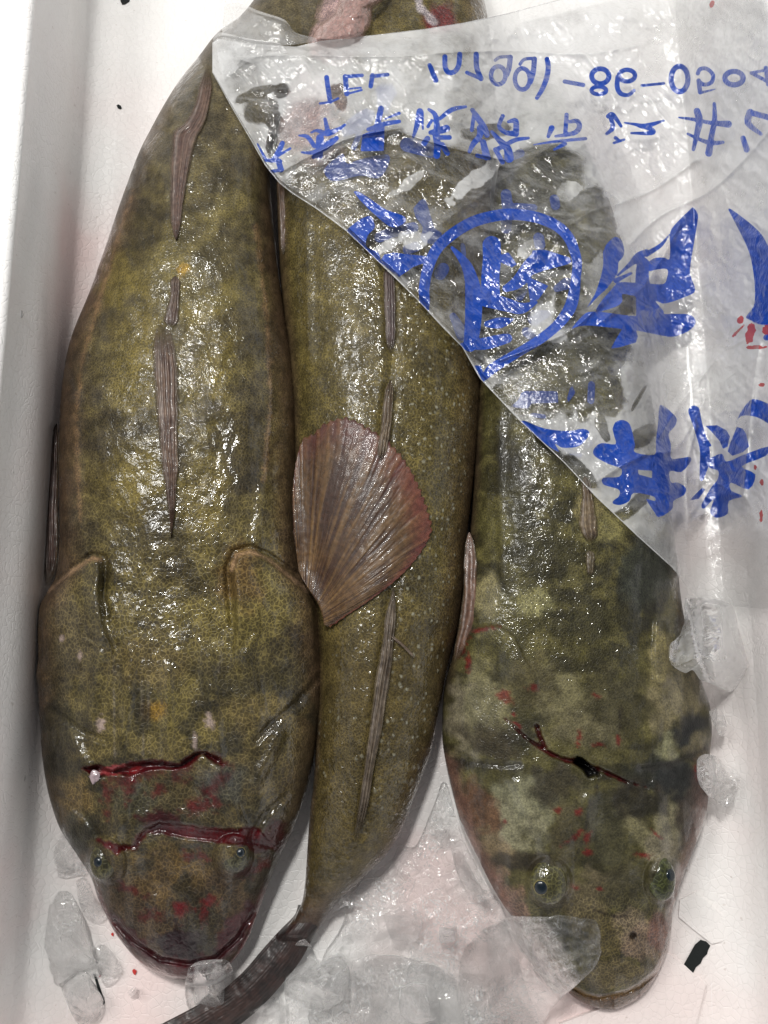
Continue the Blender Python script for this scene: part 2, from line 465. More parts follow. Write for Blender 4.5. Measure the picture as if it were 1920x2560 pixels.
def patch(name, poly, mat, z, parent, thick=0.0, attrs=None):
    """a small slab cut to an outline, with real thickness"""
    P = [unproj(x, y, z) for x, y in poly]; n = len(P)
    V = [tuple(p) for p in P]; F = [tuple(range(n))]
    if thick:
        V += [(p[0], p[1], p[2] - thick) for p in P]
        F += [(i, n + i, n + (i + 1) % n, (i + 1) % n) for i in range(n)]
    return make_mesh(name, V, F, mat, parent, attrs(len(V)) if attrs else None, smooth=False)
stn = lambda k: (lambda n: {'stain': np.full(n, k)})
patch('floor_hole_shade', [(1710, 2412), (1738, 2362), (1752, 2350), (1766, 2354), (1776, 2364), (1770, 2376), (1768, 2385), (1757, 2396), (1752, 2408), (1740, 2418), (1733, 2432)], M_DARK, .0009, box, .0005)  # dark slab on the floor stands in for the shade inside a hole
patch('torn_panel', [(1640, 2360), (1668, 2383), (1712, 2413), (1733, 2433), (1765, 2462), (1740, 2560), (1500, 2620), (1400, 2560), (1560, 2500)], M_FOAM, .0032, box, .0042, stn(.7))
patch('torn_panel', [(1697, 2293), (1735, 2325), (1780, 2360), (1840, 2345), (1810, 2290), (1740, 2230), (1700, 2250)], M_FOAM, .0018, box, .0042, stn(.5))
patch('floor_hole_shade', [(298, -12), (325, -12), (323, 2), (312, 9), (305, 10), (301, 2)], M_DARK, .0009, box, .0005)
patch('floor_hole_shade', [(291, 263), (296, 261), (302, 264), (304, 269), (300, 272), (294, 269)], M_DARK, .0009, box, .0005)

patch('floor_crack_shade', [(233, 2432), (238, 2434), (250, 2470), (262, 2508), (258, 2512), (244, 2474)], M_DARK, .0009, box, .0005)  # thin dark slab paints the shade down a crack
patch('floor_crack_shade', [(180, 2516), (186, 2515), (206, 2530), (203, 2534)], M_DARK, .0009, box, .0005)
def wall_dent_shade(cx, cy, rx, ry):
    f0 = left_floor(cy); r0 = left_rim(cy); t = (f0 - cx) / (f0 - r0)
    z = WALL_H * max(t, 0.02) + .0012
    patch('wall_dent_shade', [(cx + rx * math.cos(a), cy + ry * math.sin(a)) for a in np.linspace(0, 2 * math.pi, 15)[:-1]], M_DENT_SHADE, z, box, .0004)  # flat grey disc; the dent's shade is only in its colour
M_DENT_SHADE = mat_plain('dent_shade', (150, 148, 145), .6)
M_SPOT = mat_plain('thin_blood', (190, 60, 56), .2, .6)
for cx, cy, r in [(86, 2497, 6), (336, 2430, 5), (281, 2336, 3), (840, 2207, 3), (250, 2440, 2), (118, 2512, 3)]:
    patch('blood_spot', [(cx + r * (1 + .25 * math.sin(3 * a + cx)) * math.cos(a), cy + 1.4 * r * (1 + .2 * math.cos(2 * a + cy)) * math.sin(a)) for a in np.linspace(0, 2 * math.pi, 13)[:-1]], M_SPOT, .0010, box, .0004)

for d_ in [(52, 785, 6, 10), (40, 1862, 5, 8), (57, 1944, 6, 13), (30, 1180, 4, 7)]: wall_dent_shade(*d_)

# ------------------------------------------------------------------ fish bodies
HX0, HY0, HS = -260, -360, 4.0
HW, HH = 620, 830
HMAP = np.zeros((HH, HW))
def hput(X, Y, Z):
    ix = np.clip(((X - HX0) / HS).round().astype(int), 0, HW - 1); iy = np.clip(((Y - HY0) / HS).round().astype(int), 0, HH - 1)
    np.maximum.at(HMAP, (iy.ravel(), ix.ravel()), Z.ravel())
def hdilate(H, k=1):
    for _ in range(k):
        P = np.pad(H, 1, mode='edge')
        H = np.max([P[i:i + H.shape[0], j:j + H.shape[1]] for i in range(3) for j in range(3)], 0)
    return H
def hblur(H, r, it=3):
    for _ in range(it):
        for ax in (0, 1):
            P = np.pad(H, [(r + 1, r) if a == ax else (0, 0) for a in (0, 1)], mode='edge')
            C = np.cumsum(P, ax)
            n = H.shape[ax]
            H = (np.take(C, np.arange(2 * r + 1, 2 * r + 1 + n), ax) - np.take(C, np.arange(0, n), ax)) / (2 * r + 1)
    return H
def hget(H, X, Y):
    x = np.clip((X - HX0) / HS, 0, HW - 1.001); y = np.clip((Y - HY0) / HS, 0, HH - 1.001)
    i = x.astype(int); j = y.astype(int); fx = x - i; fy = y - j
    return H[j, i] * (1 - fx) * (1 - fy) + H[j, i + 1] * fx * (1 - fy) + H[j + 1, i] * (1 - fx) * fy + H[j + 1, i + 1] * fx * fy

def blob(X, Y, cx, cy, rx, ry, ang=0.0, soft=.6, nz=.5, ns=22., seed=1):
    a = math.radians(ang); dx, dy = X - cx, Y - cy
    u = (dx * math.cos(a) + dy * math.sin(a)) / rx; v = (-dx * math.sin(a) + dy * math.cos(a)) / ry
    d = np.sqrt(u * u + v * v) + nz * (fbm(X / ns, Y / ns, 4, seed) - .5) * 2
    return sstep(1 + soft / 2, 1 - soft / 2, d)
def streak(X, Y, P, w, soft=4., nz=6., ns=14., seed=2):
    d = sdf_stroke(X, Y, P, w) + nz * (fbm(X / ns, Y / ns, 3, seed) - .5) * 2
    return sstep(-soft, soft, d)
def paint(C, m, rgb, k=1.0):
    m = (m * k)[..., None]; return C * (1 - m) + lin(rgb) * m

class Fish: pass
def fish_body(stations, ns, nu, shape):
    S = resample(stations, ns)
    a = np.linspace(-1, 1, nu); u = np.sin(a * math.pi / 2) * 0.55 + a * 0.45
    U = np.broadcast_to(u, (ns, nu))
    L = S[:, None, 0:2]; R = S[:, None, 2:4]
    m = (U[..., None] + 1) / 2
    P = L * (1 - m) + R * m
    ze, zt, p = S[:, 4:5], S[:, 5:6], S[:, 6:7]
    prof = np.clip(1 - np.abs(U) ** p, 0, 1) ** 0.55
    Z = ze + (zt - ze) * prof
    f = Fish(); f.X, f.Y, f.U = P[..., 0], P[..., 1], U; f.T = np.broadcast_to(np.linspace(0, 1, ns)[:, None], U.shape)
    f.S = S; f.fade = prof
    f.Z = Z
    shape(f)
    hput(f.X, f.Y, f.Z)
    return f
def fish_mesh(f, mat, parent):
    ns, nu = f.X.shape
    top = unproj(f.X, f.Y, f.Z)
    nb = 22
    ub = np.linspace(1, -1, nb + 2)[1:-1]
    L = f.S[:, None, 0:2]; R = f.S[:, None, 2:4]; mm = (np.broadcast_to(ub, (ns, nb))[..., None] + 1) / 2
    Pb = L * (1 - mm) + R * mm
    ze = f.S[:, 4:5]; zb = np.minimum(f.zb if hasattr(f, 'zb') else .0015, ze * .5)
    Zb = ze - (ze - zb) * np.clip(1 - np.abs(ub) ** 4, 0, 1) ** .5
    bot = unproj(Pb[..., 0], Pb[..., 1], Zb)
    V = np.concatenate([top, bot], 1); nc = nu + nb
    F = grid_faces(ns, nc, True)
    V2 = V.reshape(-1, 3)
    caps = [tuple(range(nc)), tuple((ns - 1) * nc + k for k in reversed(range(nc)))]
    at = {}
    for k in ('col', 'cell', 'net', 'wet', 'speck'):
        v = f.__dict__.get(k)
        if v is None: continue
        if v.ndim == 3:
            e = np.concatenate([v, np.broadcast_to(lin((150, 120, 100)), (ns, nb, 3))], 1); at[k] = e.reshape(-1, 3)
        else:
            e = np.concatenate([v, np.full((ns, nb), v.mean())], 1); at[k] = e.ravel()
    return make_mesh('body', V2, F, mat, parent, at, extra=caps)

def groove(f, P, w, depth, k=1):
    d = sdf_stroke(f.X, f.Y, P, w); f.Z = f.Z - depth * sstep(-w * .4, w * .4, d) * f.fade ** .3
def ridge(f, P, w, h):
    d = sdf_stroke(f.X, f.Y, P, w); f.Z = f.Z + h * sstep(-w * .5, w * .5, d)
def bumpel(f, cx, cy, rx, ry, h, ang=0):
    a = math.radians(ang); dx, dy = f.X - cx, f.Y - cy
    u = (dx * math.cos(a) + dy * math.sin(a)) / rx; v = (-dx * math.sin(a) + dy * math.cos(a)) / ry
    f.Z = f.Z + h * np.clip(1 - (u * u + v * v), 0, 1) ** .7

# ---------- fish 1 (left)
S1 = [(760, -190, 900, -90, .014, .030, 2.2), (690, -80, 865, 20, .016, .036, 2.2), (610, 30, 800, 140, .019, .043, 2.3), (545, 80, 752, 215, .021, .048, 2.3),
 (498, 139, 715, 280, .023, .052, 2.3), (451, 197, 690, 340, .024, .056, 2.4), (411, 260, 676, 400, .025, .059, 2.4), (376, 324, 676, 455, .026, .061, 2.4),
 (347, 382, 680, 515, .026, .063, 2.5), (310, 480, 688, 600, .027, .065, 2.5), (272, 590, 698, 690, .028, .067, 2.6), (226, 723, 714, 800, .029, .068, 2.6),
 (174, 856, 728, 890, .030, .069, 2.7), (152, 995, 738, 1000, .030, .070, 2.8), (147, 1157, 741, 1157, .030, .070, 2.8), (148, 1273, 742, 1273, .030, .069, 2.9),
 (147, 1366, 750, 1380, .030, .068, 3.0), (138, 1440, 756, 1432, .029, .067, 3.0), (117, 1481, 776, 1460, .028, .066, 3.0), (99, 1516, 797, 1493, .027, .066, 3.0),
 (93, 1562, 803, 1539, .027, .066, 3.0), (94, 1643, 808, 1630, .026, .065, 3.0), (89, 1690, 810, 1700, .026, .064, 3.0), (95, 1742, 805, 1760, .025, .063, 3.0),
 (98, 1805, 797, 1815, .024, .061, 3.0), (106, 1898, 781, 1915, .023, .058, 3.0), (121, 1985, 758, 2005, .022, .055, 3.0), (150, 2072, 729, 2083, .020, .052, 3.0),
 (191, 2135, 696, 2150, .019, .048, 3.0), (226, 2192, 671, 2212, .018, .044, 2.9), (249, 2257, 648, 2275, .016, .040, 2.8), (284, 2326, 625, 2338, .015, .035, 2.7),
 (324, 2380, 598, 2384, .014, .031, 2.6), (362, 2414, 566, 2420, .013, .027, 2.5), (405, 2437, 530, 2441, .012, .022, 2.3), (440, 2447, 495, 2449, .012, .016, 2.2)]
GILL1_L = [(100, 1560), (104, 1500), (135, 1460), (185, 1420), (230, 1392), (252, 1395), (256, 1430), (250, 1480), (262, 1560), (285, 1620), (300, 1760), (200, 1900), (95, 1800)]
GILL1_R = [(790, 1520), (770, 1480), (720, 1435), (670, 1395), (625, 1376), (592, 1385), (577, 1420), (583, 1480), (588, 1560), (578, 1640), (560, 1760), (640, 1900), (800, 1760)]
CUT1A = [(203, 1912), (243, 1920), (280, 1924), (324, 1914), (376, 1904), (451, 1908), (463, 1899), (492, 1879), (509, 1873), (544, 1894), (561, 1905)]
CUT1B = [(246, 2100), (289, 2122), (336, 2117), (365, 2078), (400, 2068), (463, 2079), (521, 2087), (579, 2092), (636, 2090), (683, 2119)]
CW1A = [4, 34, 14, 34, 30, 14, 26, 20, 8, 20, 4]; CW1B = [8, 26, 14, 20, 30, 38, 34, 42, 44, 14]
def shape1(f):
    X, Y = f.X, f.Y
    for G in (GILL1_L, GILL1_R):
        d = sdf_poly(X, Y, G)
        f.Z += .0105 * sstep(-3, 12, d) * sstep(190, 20, d) * f.fade ** .4 * sstep(1720, 1500, Y)
    for G in ([(150, 1452), (190, 1412), (232, 1386), (262, 1392), (266, 1430), (260, 1490), (268, 1540)], [(740, 1436), (672, 1386), (625, 1366), (584, 1378), (567, 1420), (573, 1480), (580, 1560)]): groove(f, G, 12, .0030)
    for G in ([(196, 1560), (205, 1600), (240, 1612), (255, 1590)], [(600, 1500), (640, 1520), (645, 1580), (605, 1640)]):
        ridge(f, G, 12, .0016)
    for P in ([(330, 1630), (322, 1720), (300, 1890)], [(520, 1640), (530, 1740), (548, 1880)], [(420, 1680), (425, 1900)], [(250, 1640), (225, 1800)], [(620, 1640), (650, 1800)], [(180, 1850), (240, 1960)], [(700, 1840), (640, 1960)]): ridge(f, P, 26, .0026)
    # lateral ridge lines along the flanks
    for P in ([(330, 480), (262, 700), (205, 900), (188, 1050), (200, 1300), (210, 1400)], [(640, 560), (668, 800), (678, 1000), (660, 1200), (640, 1380)]): ridge(f, P, 22, .0012)
    f.Z += .0026 * (fbm(X / 60, Y / 90, 3, 4) - .5) * f.fade + .0010 * (fbm(X / 14, Y / 22, 3, 8) - .5)
    for P in ([(96, 1752), (150, 1790), (215, 1835), (262, 1850)], [(800, 1690), (740, 1760), (680, 1810), (640, 1852)], [(150, 1990), (215, 2040), (250, 2095)], [(715, 1990), (660, 2040), (630, 2090)]): groove(f, P, 16, .0022)
    # head: sunken middle, ridges over the eyes, mouth crease
    f.Z -= .004 * blob(X, Y, 430, 2180, 95, 120, 0, .9, 0) ; f.Z -= .0025 * blob(X, Y, 425, 1980, 110, 60, 0, .9, 0)
    for P in ([(330, 1960), (300, 2060), (275, 2110)], [(545, 1930), (590, 2040), (610, 2090)]): ridge(f, P, 30, .0028)
    bumpel(f, 268, 2150, 50, 62, .009, -18); bumpel(f, 582, 2142, 52, 60, .009, 15)
    for P in ([(395, 2250), (390, 2330)], [(470, 2240), (490, 2320)]): ridge(f, P, 40, .0018)
    groove(f, [(290, 2308), (330, 2352), (400, 2398), (470, 2410), (540, 2395), (600, 2340), (632, 2285)], 12, .0035)
    n = 8 * (fbm(X / 18, Y / 18, 3, 3) - .5)
    f.Z -= .006 * sstep(0, 9, sdf_stroke(X, Y, [(x, y + 8) for x, y in CUT1A], CW1A) + n)
    f.Z -= .0024 * sstep(-2, 8, sdf_stroke(X, Y, CUT1B, CW1B) + n)
f1 = fish_body(S1, 640, 165, shape1)
X, Y, U = f1.X, f1.Y, f1.U
C = np.broadcast_to(lin((112, 100, 56)), X.shape + (3,)).copy()
n1 = fbm(X / 90, Y / 70, 4, 1); n2 = fbm(X / 40, Y / 28, 4, 6); n3 = fbm(X / 160, Y / 160, 3, 12)
C = paint(C, sstep(.48, .66, n1), (78, 68, 38), .85)
C = paint(C, sstep(.50, .68, n2), (66, 58, 40), .55)
C = paint(C, sstep(.52, .66, n3), (134, 120, 62), .7)
C = paint(C, sstep(.72, .98, np.abs(U)), (112, 88, 62), .8)
C = paint(C, sstep(560, 120, Y), (104, 94, 68), .65)
for b in [(215, 960, 55, 75), (250, 1100, 50, 60), (200, 1330, 50, 60), (300, 800, 70, 40), (560, 640, 60, 70), (620, 430, 70, 60), (640, 1000, 45, 80), (560, 1200, 90, 50), (400, 1330, 110, 50), (470, 1130, 60, 40), (330, 420, 40, 80), (600, 820, 60, 60)]:
    C = paint(C, blob(X, Y, *b, 0, .9, .8, 30, int(b[0])), (66, 58, 42), .5)
for b in [(340, 860, 60, 140), (330, 1200, 70, 90), (510, 1250, 50, 120), (300, 700, 50, 60), (540, 900, 50, 100)]:
    C = paint(C, blob(X, Y, *b, 0, 1.0, .7, 30, int(b[1])), (132, 116, 52), .55)
C = paint(C, blob(X, Y, 457, 675, 13, 16, 0, .8, .7, 10), (178, 140, 40), .9)
head = sstep(1740, 1960, Y)
C = paint(C, head, (92, 80, 54), .6); C = paint(C, sstep(2100, 2220, Y), (84, 66, 48), .7)
for b, c in [((385, 1775, 34, 24), (150, 112, 30)), ((195, 2000, 30, 55), (130, 108, 62)), ((360, 1660, 100, 60), (124, 108, 62)), ((640, 1960, 70, 60), (112, 98, 60)), ((150, 1830, 50, 80), (70, 66, 46)),
             ((560, 1960, 60, 50), (84, 84, 70)), ((330, 1990, 70, 50), (78, 76, 54)), ((200, 2090, 40, 50), (66, 70, 56)), ((400, 2190, 60, 70), (118, 96, 58)), ((470, 2170, 40, 70), (122, 98, 54)), ((665, 1780, 90, 40), (128, 112, 66)), ((600, 1440, 60, 70), (120, 94, 52)), ((190, 1600, 60, 90), (104, 92, 60))]:
    C = paint(C, blob(X, Y, *b, 0, .9, .6, 26, int(b[0] + b[1])), c, .75)
C = paint(C, sstep(.48, .66, fbm(X / 55, Y / 50, 4, 91)) * sstep(1500, 1800, Y), (58, 54, 38), .75)
for P in ([(330, 480), (262, 700), (205, 900), (188, 1050), (200, 1300)], [(640, 560), (668, 800), (678, 1000), (660, 1200)]): C = paint(C, streak(X, Y, P, 9, 6, 8), (150, 118, 78), .55)
for P in ([(118, 1480), (185, 1425), (232, 1395), (252, 1400)], [(770, 1478), (670, 1397), (625, 1379), (590, 1388), (579, 1425)]): C = paint(C, streak(X, Y, P, 8, 4, 3), (196, 160, 116), .85)
for P in ([(285, 1640), (286, 1780), (288, 1900)], [(560, 1580), (548, 1680)], [(355, 1700), (358, 1890)], [(372, 1700), (372, 1880)]): C = paint(C, streak(X, Y, P, 3, 3, 3), (150, 140, 118), .5)
C = paint(C, streak(X, Y, [(640, 1850), (720, 1770), (790, 1690)], 16, 14, 12), (60, 50, 34), .6)
def slime(X, Y, sd): return np.clip(.22 + 1.1 * sstep(.44, .58, fbm(X / 34, Y / 170, 4, sd)) * sstep(.33, .48, fbm(X / 90, Y / 110, 3, sd + 7)) + .35 * sstep(.6, .75, fbm(X / 16, Y / 30, 2, sd + 3)), 0, 1)
wet = slime(X, Y, 61)
BL, BD, BR = (104, 10, 18), (84, 8, 16), (136, 20, 24)
BLOODM = np.zeros(X.shape)
def bleed(C, m, rgb, k=.92):
    np.maximum(BLOODM, m * k, out=BLOODM); return paint(C, m, rgb, k)
cutm = sstep(-2, 4, sdf_stroke(X, Y, [(x, y + 8) for x, y in CUT1A], CW1A) + 14 * (fbm(X / 16, Y / 16, 3, 3) - .48))
C = bleed(C, cutm, BD, .97)
C = bleed(C, blob(X, Y, 290, 1925, 38, 12, -6, .4, .4, 12), (196, 80, 74)); C = bleed(C, blob(X, Y, 330, 1925, 26, 10, -20, .4, .4, 12), (150, 34, 34))
for b in [(300, 1946, 30, 16), (372, 1934, 30, 14, -20), (450, 1930, 22, 22), (540, 1960, 36, 12, -35), (530, 1990, 24, 10, 50), (395, 1976, 22, 10, -20), (500, 2014, 32, 16, -10), (272, 1990, 14, 26, 10), (266, 2036, 8, 12), (320, 1965, 12, 34, 8), (330, 2225, 34, 9, 22), (455, 2268, 24, 9, 10), (445, 2280, 12, 20), (378, 2290, 26, 12), (520, 2252, 16, 10), (514, 2285, 10, 20), (466, 2138, 16, 8, 30), (505, 2140, 16, 10, 40), (545, 1898, 22, 10, 30), (640, 2170, 30, 12, -30), (612, 2182, 14, 9)]:
    ang = b[4] if len(b) > 4 else 0
    C = bleed(C, blob(X, Y, *b[:4], ang, 1.5, 1.5, 11, int(b[0])), BD if (int(b[0]) % 3 == 0) else BL, .72)
m = sstep(-3, 5, sdf_stroke(X, Y, CUT1B, CW1B) + 16 * (fbm(X / 16, Y / 16, 3, 5) - .48))
C = bleed(C, m, (92, 5, 15), .97)
C = bleed(C, blob(X, Y, 400, 2050, 46, 30, 0, .6, .9, 18), (70, 10, 18), .9); C = bleed(C, blob(X, Y, 620, 2110, 46, 16, 10, .6, .8, 18), (70, 8, 14), .9)
C = bleed(C, blob(X, Y, 690, 2095, 34, 40, 20, .6, .6, 18), (66, 10, 14), .9)
for P, w in (([(280, 2300), (318, 2350), (380, 2400), (440, 2425), (520, 2415), (590, 2352), (636, 2280)], 40), ([(430, 2360), (440, 2400), (490, 2410)], 70), ([(560, 2350), (625, 2280)], 46)):
    C = bleed(C, streak(X, Y, P, w, 8, 22, 26), (70, 8, 16), .95)
C = bleed(C, blob(X, Y, 455, 2360, 62, 40, 0, .4, .9, 26), (38, 12, 16), .95)
C = bleed(C, sstep(2395, 2440, Y) , (92, 22, 24), .8)
C = bleed(C, sstep(.90, .99, np.abs(U)) * sstep(2180, 2260, Y), (120, 40, 36), .8)
for b in [(252, 1812, 9, 20, 8), (524, 1804, 11, 20, -8), (487, 1858, 5, 20, 0), (200, 1640, 5, 14, 0), (154, 1595, 6, 9, 0)]:
    bm = blob(X, Y, *b[:4], b[4], .9, .9, 9, 11); BLOODM = np.maximum(BLOODM, bm * .8); C = paint(C, bm, (196, 172, 146), .75)
f1.col = C; f1.cell = sstep(900, 1500, Y); f1.net = (.55 + .45 * sstep(700, 1100, Y)) * (1 - .92 * BLOODM); f1.wet = np.maximum(wet, .9 * BLOODM)
f1.net = np.clip(f1.net * (1 - .22 * sstep(1500, 1800, Y)) * (1 - .6 * sstep(.8, 1, np.abs(U))), 0, 1)

# ---------- fish 2 (middle, head under the bag, tail at the bottom)
S2 = [(950, -240, 1060, -240, .015, .030, 2.4), (860, -160, 1140, -160, .020, .045, 2.6), (800, -60, 1195, -60, .024, .052, 2.8), (765, 60, 1222, 60, .026, .056, 2.8), (715, 200, 1236, 190, .027, .060, 2.7),
 (692, 330, 1236, 330, .028, .063, 2.6), (692, 430, 1230, 430, .028, .065, 2.5), (694, 560, 1224, 560, .028, .066, 2.5), (703, 720, 1214, 720, .028, .067, 2.4), (722, 900, 1204, 910, .028, .067, 2.3), (730, 1050, 1196, 1065, .028, .066, 2.3),
 (734, 1200, 1183, 1215, .028, .065, 2.2), (744, 1350, 1169, 1335, .027, .063, 2.2), (765, 1450, 1160, 1447, .027, .062, 2.2), (783, 1540, 1146, 1562, .026, .060, 2.2), (790, 1650, 1122, 1660, .025, .058, 2.2),
 (792, 1770, 1099, 1770, .025, .055, 2.2), (789, 1870, 1082, 1860, .024, .052, 2.1), (786, 1930, 1060, 1930, .023, .049, 2.1), (778, 2000, 1030, 2010, .022, .046, 2.1), (772, 2070, 1003, 2078, .021, .042, 2.1),
 (767, 2140, 962, 2142, .019, .037, 2.1), (763, 2200, 905, 2198, .017, .032, 2.1), (756, 2250, 862, 2240, .015, .027, 2.1), (740, 2285, 825, 2278, .013, .023, 2.1), (715, 2318, 800, 2318, .011, .019, 2.1), (690, 2345, 775, 2352, .009, .015, 2.1)]
def shape2(f):
    X, Y = f.X, f.Y
    f.Z += .0012 * (fbm(X / 60, Y / 90, 3, 14) - .5) * f.fade + .0007 * (fbm(X / 14, Y / 22, 3, 18) - .5)
    ridge(f, [(765, 500), (770, 700), (775, 900)], 20, .001)
    groove(f, [(965, 640), (985, 900), (960, 1100), (1000, 1350), (965, 1600), (900, 2080)], 30, .0016)
f2 = fish_body(S2, 620, 140, shape2)
X, Y, U = f2.X, f2.Y, f2.U
C = np.broadcast_to(lin((104, 92, 48)), X.shape + (3,)).copy()
C = paint(C, sstep(.5, .66, fbm(X / 80, Y / 60, 4, 21)), (84, 74, 40), .8)
C = paint(C, sstep(.52, .68, fbm(X / 40, Y / 30, 4, 26)), (126, 112, 58), .6)
C = paint(C, sstep(.6, .95, U), (112, 90, 58), .6)
C = paint(C, sstep(1400, 1700, Y), (90, 76, 42), .6)
C = paint(C, blob(X, Y, 770, 300, 90, 110, 20, .7, .6, 40), (206, 172, 158), .85)
C = paint(C, blob(X, Y, 845, 60, 60, 90, 20, .6, .6, 40), (200, 165, 150), .9)
C = paint(C, blob(X, Y, 1110, 45, 40, 40, 0, .6, .6, 20), (110, 30, 32), .9)
C = paint(C, streak(X, Y, [(1040, -20), (1050, 20), (1085, 55)], 18, 4, 6), (190, 180, 170), .8)
C = paint(C, sstep(2180, 2330, Y), (84, 60, 48), .8)
C = paint(C, sstep(.86, 1, np.abs(U)), (100, 80, 58), .7)
f2.col = C; f2.cell = sstep(700, 1000, Y) * sstep(1900, 1500, Y); f2.net = np.full(X.shape, .85) * (1 - .7 * sstep(2000, 2250, Y)); f2.wet = np.clip(slime(X, Y, 63) + .4 * sstep(1350, 1500, Y), 0, 1)
f2.speck = sstep(560, 760, Y) * sstep(2150, 1900, Y) * np.clip(sstep(-.1, .35, U) + .6 * sstep(.5, .62, fbm(X / 60, Y / 60, 3, 5)) * sstep(1500, 1650, Y), 0, 1) * sstep(.98, .85, U)

# ---------- fish 3 (right, pale blotches)
S3 = [(1318, 210, 1392, 210, .010, .020, 2.2), (1288, 280, 1425, 285, .014, .030, 2.2), (1255, 380, 1478, 390, .018, .040, 2.3), (1230, 520, 1530, 520, .022, .047, 2.4), (1212, 700, 1575, 690, .024, .053, 2.5), (1204, 850, 1606, 850, .026, .058, 2.6), (1196, 990, 1630, 1000, .027, .061, 2.7), (1190, 1110, 1655, 1150, .028, .063, 2.8),
 (1182, 1240, 1680, 1290, .028, .064, 2.8), (1172, 1366, 1694, 1410, .028, .063, 2.9), (1159, 1458, 1702, 1490, .027, .062, 3.0), (1146, 1550, 1716, 1570, .027, .061, 3.0), (1132, 1635, 1736, 1650, .026, .060, 3.0),
 (1117, 1690, 1757, 1710, .025, .059, 3.0), (1108, 1740, 1775, 1765, .024, .058, 3.0), (1106, 1790, 1780, 1825, .024, .057, 3.0), (1106, 1850, 1775, 1890, .023, .056, 3.0), (1116, 1915, 1774, 1950, .022, .055, 3.0),
 (1128, 1967, 1771, 2000, .022, .053, 3.0), (1146, 2037, 1759, 2058, .021, .051, 3.0), (1169, 2095, 1738, 2115, .020, .049, 3.0), (1198, 2153, 1716, 2170, .019, .047, 3.0), (1227, 2210, 1697, 2222, .018, .044, 3.0),
 (1258, 2262, 1684, 2275, .017, .041, 2.9), (1295, 2315, 1679, 2322, .016, .037, 2.8), (1336, 2380, 1671, 2365, .015, .033, 2.7), (1377, 2436, 1650, 2422, .014, .029, 2.6), (1412, 2472, 1622, 2470, .013, .025, 2.5), (1440, 2497, 1593, 2497, .012, .021, 2.4), (1480, 2516, 1560, 2516, .011, .017, 2.3), (1505, 2523, 1538, 2523, .011, .014, 2.2)]
LIP3 = [(1396, 2428), (1430, 2466), (1466, 2487), (1500, 2494), (1563, 2481), (1601, 2463), (1642, 2428), (1665, 2385), (1676, 2330)]
CUT3 = [(1262, 1796), (1319, 1847), (1362, 1876), (1400, 1896), (1440, 1904), (1498, 1924), (1573, 1957), (1650, 1977)]
HOLE3 = [(1442, 1890), (1455, 1893), (1464, 1900), (1480, 1915), (1499, 1931), (1497, 1942), (1488, 1940), (1470, 1946), (1455, 1925), (1432, 1908)]
GILL3 = [(1116, 1690), (1140, 1630), (1168, 1580), (1210, 1560), (1250, 1562), (1290, 1590), (1312, 1640), (1335, 1680), (1350, 1720), (1330, 1800), (1260, 1900), (1110, 1800)]
GILL3R = [(1640, 1500), (1690, 1560), (1640, 1720), (1610, 1800), (1700, 1900), (1790, 1800), (1750, 1640), (1700, 1500)]
OPL = [(1108, 1900), (1180, 1905), (1260, 1914), (1300, 1910)]
def shape3(f):
    X, Y = f.X, f.Y
    d = sdf_poly(X, Y, GILL3); f.Z += .005 * sstep(-3, 9, d) * sstep(140, 20, d) * f.fade ** .4 * sstep(1760, 1640, Y)
    d = sdf_stroke(X, Y, [(1654, 1560), (1652, 1640), (1655, 1695)], 46); f.Z += .0035 * sstep(-4, 14, d)
    f.Z += .0012 * (fbm(X / 60, Y / 90, 3, 34) - .5) * f.fade + .0008 * (fbm(X / 14, Y / 20, 3, 38) - .5)
    ridge(f, [(1250, 1000), (1248, 1200), (1262, 1450)], 20, .0012)
    bumpel(f, 1372, 2205, 60, 66, .008); bumpel(f, 1655, 2195, 46, 66, .009, 14)
    f.Z -= .003 * blob(X, Y, 1520, 2160, 80, 140, 0, .9, 0)
    for P in ([(1290, 1960), (1340, 2060), (1370, 2130)], [(1640, 1960), (1650, 2060), (1650, 2130)], [(1470, 2000), (1460, 2100)], [(1700, 1800), (1660, 1900)]): ridge(f, P, 26, .0018)
    groove(f, LIP3, 9, .003)
    d = sdf_poly(X, Y, LIP3 + [(1700, 2330), (1720, 2600), (1380, 2600), (1370, 2430)])
    f.Z -= .0035 * sstep(-2, 5, d)
    groove(f, OPL, 12, .0014); groove(f, [(1600, 1920), (1680, 1912), (1760, 1880)], 12, .0014)
    n = 6 * (fbm(X / 14, Y / 14, 3, 3) - .5)
    f.Z -= .004 * sstep(-1, 5, sdf_stroke(X, Y, CUT3, [4, 8, 12, 14, 16, 14, 8, 4]) + n)
    f.Z -= .012 * sstep(-2, 6, sdf_poly(X, Y, HOLE3)); f.Z -= .005 * sstep(-1, 5, sdf_stroke(X, Y, [(1342, 1816), (1350, 1842), (1362, 1868)], 14))
    f.Z -= .002 * blob(X, Y, 1583, 2340, 9, 9, 0, .6, 0)
f3 = fish_body(S3, 600, 160, shape3)
X, Y, U = f3.X, f3.Y, f3.U
C = np.broadcast_to(lin((92, 86, 46)), X.shape + (3,)).copy()
C = paint(C, sstep(.46, .64, fbm(X / 100, Y / 90, 4, 41)), (60, 56, 34), .85)
C = paint(C, sstep(.5, .66, fbm(X / 45, Y / 34, 4, 46)), (120, 112, 62), .6)
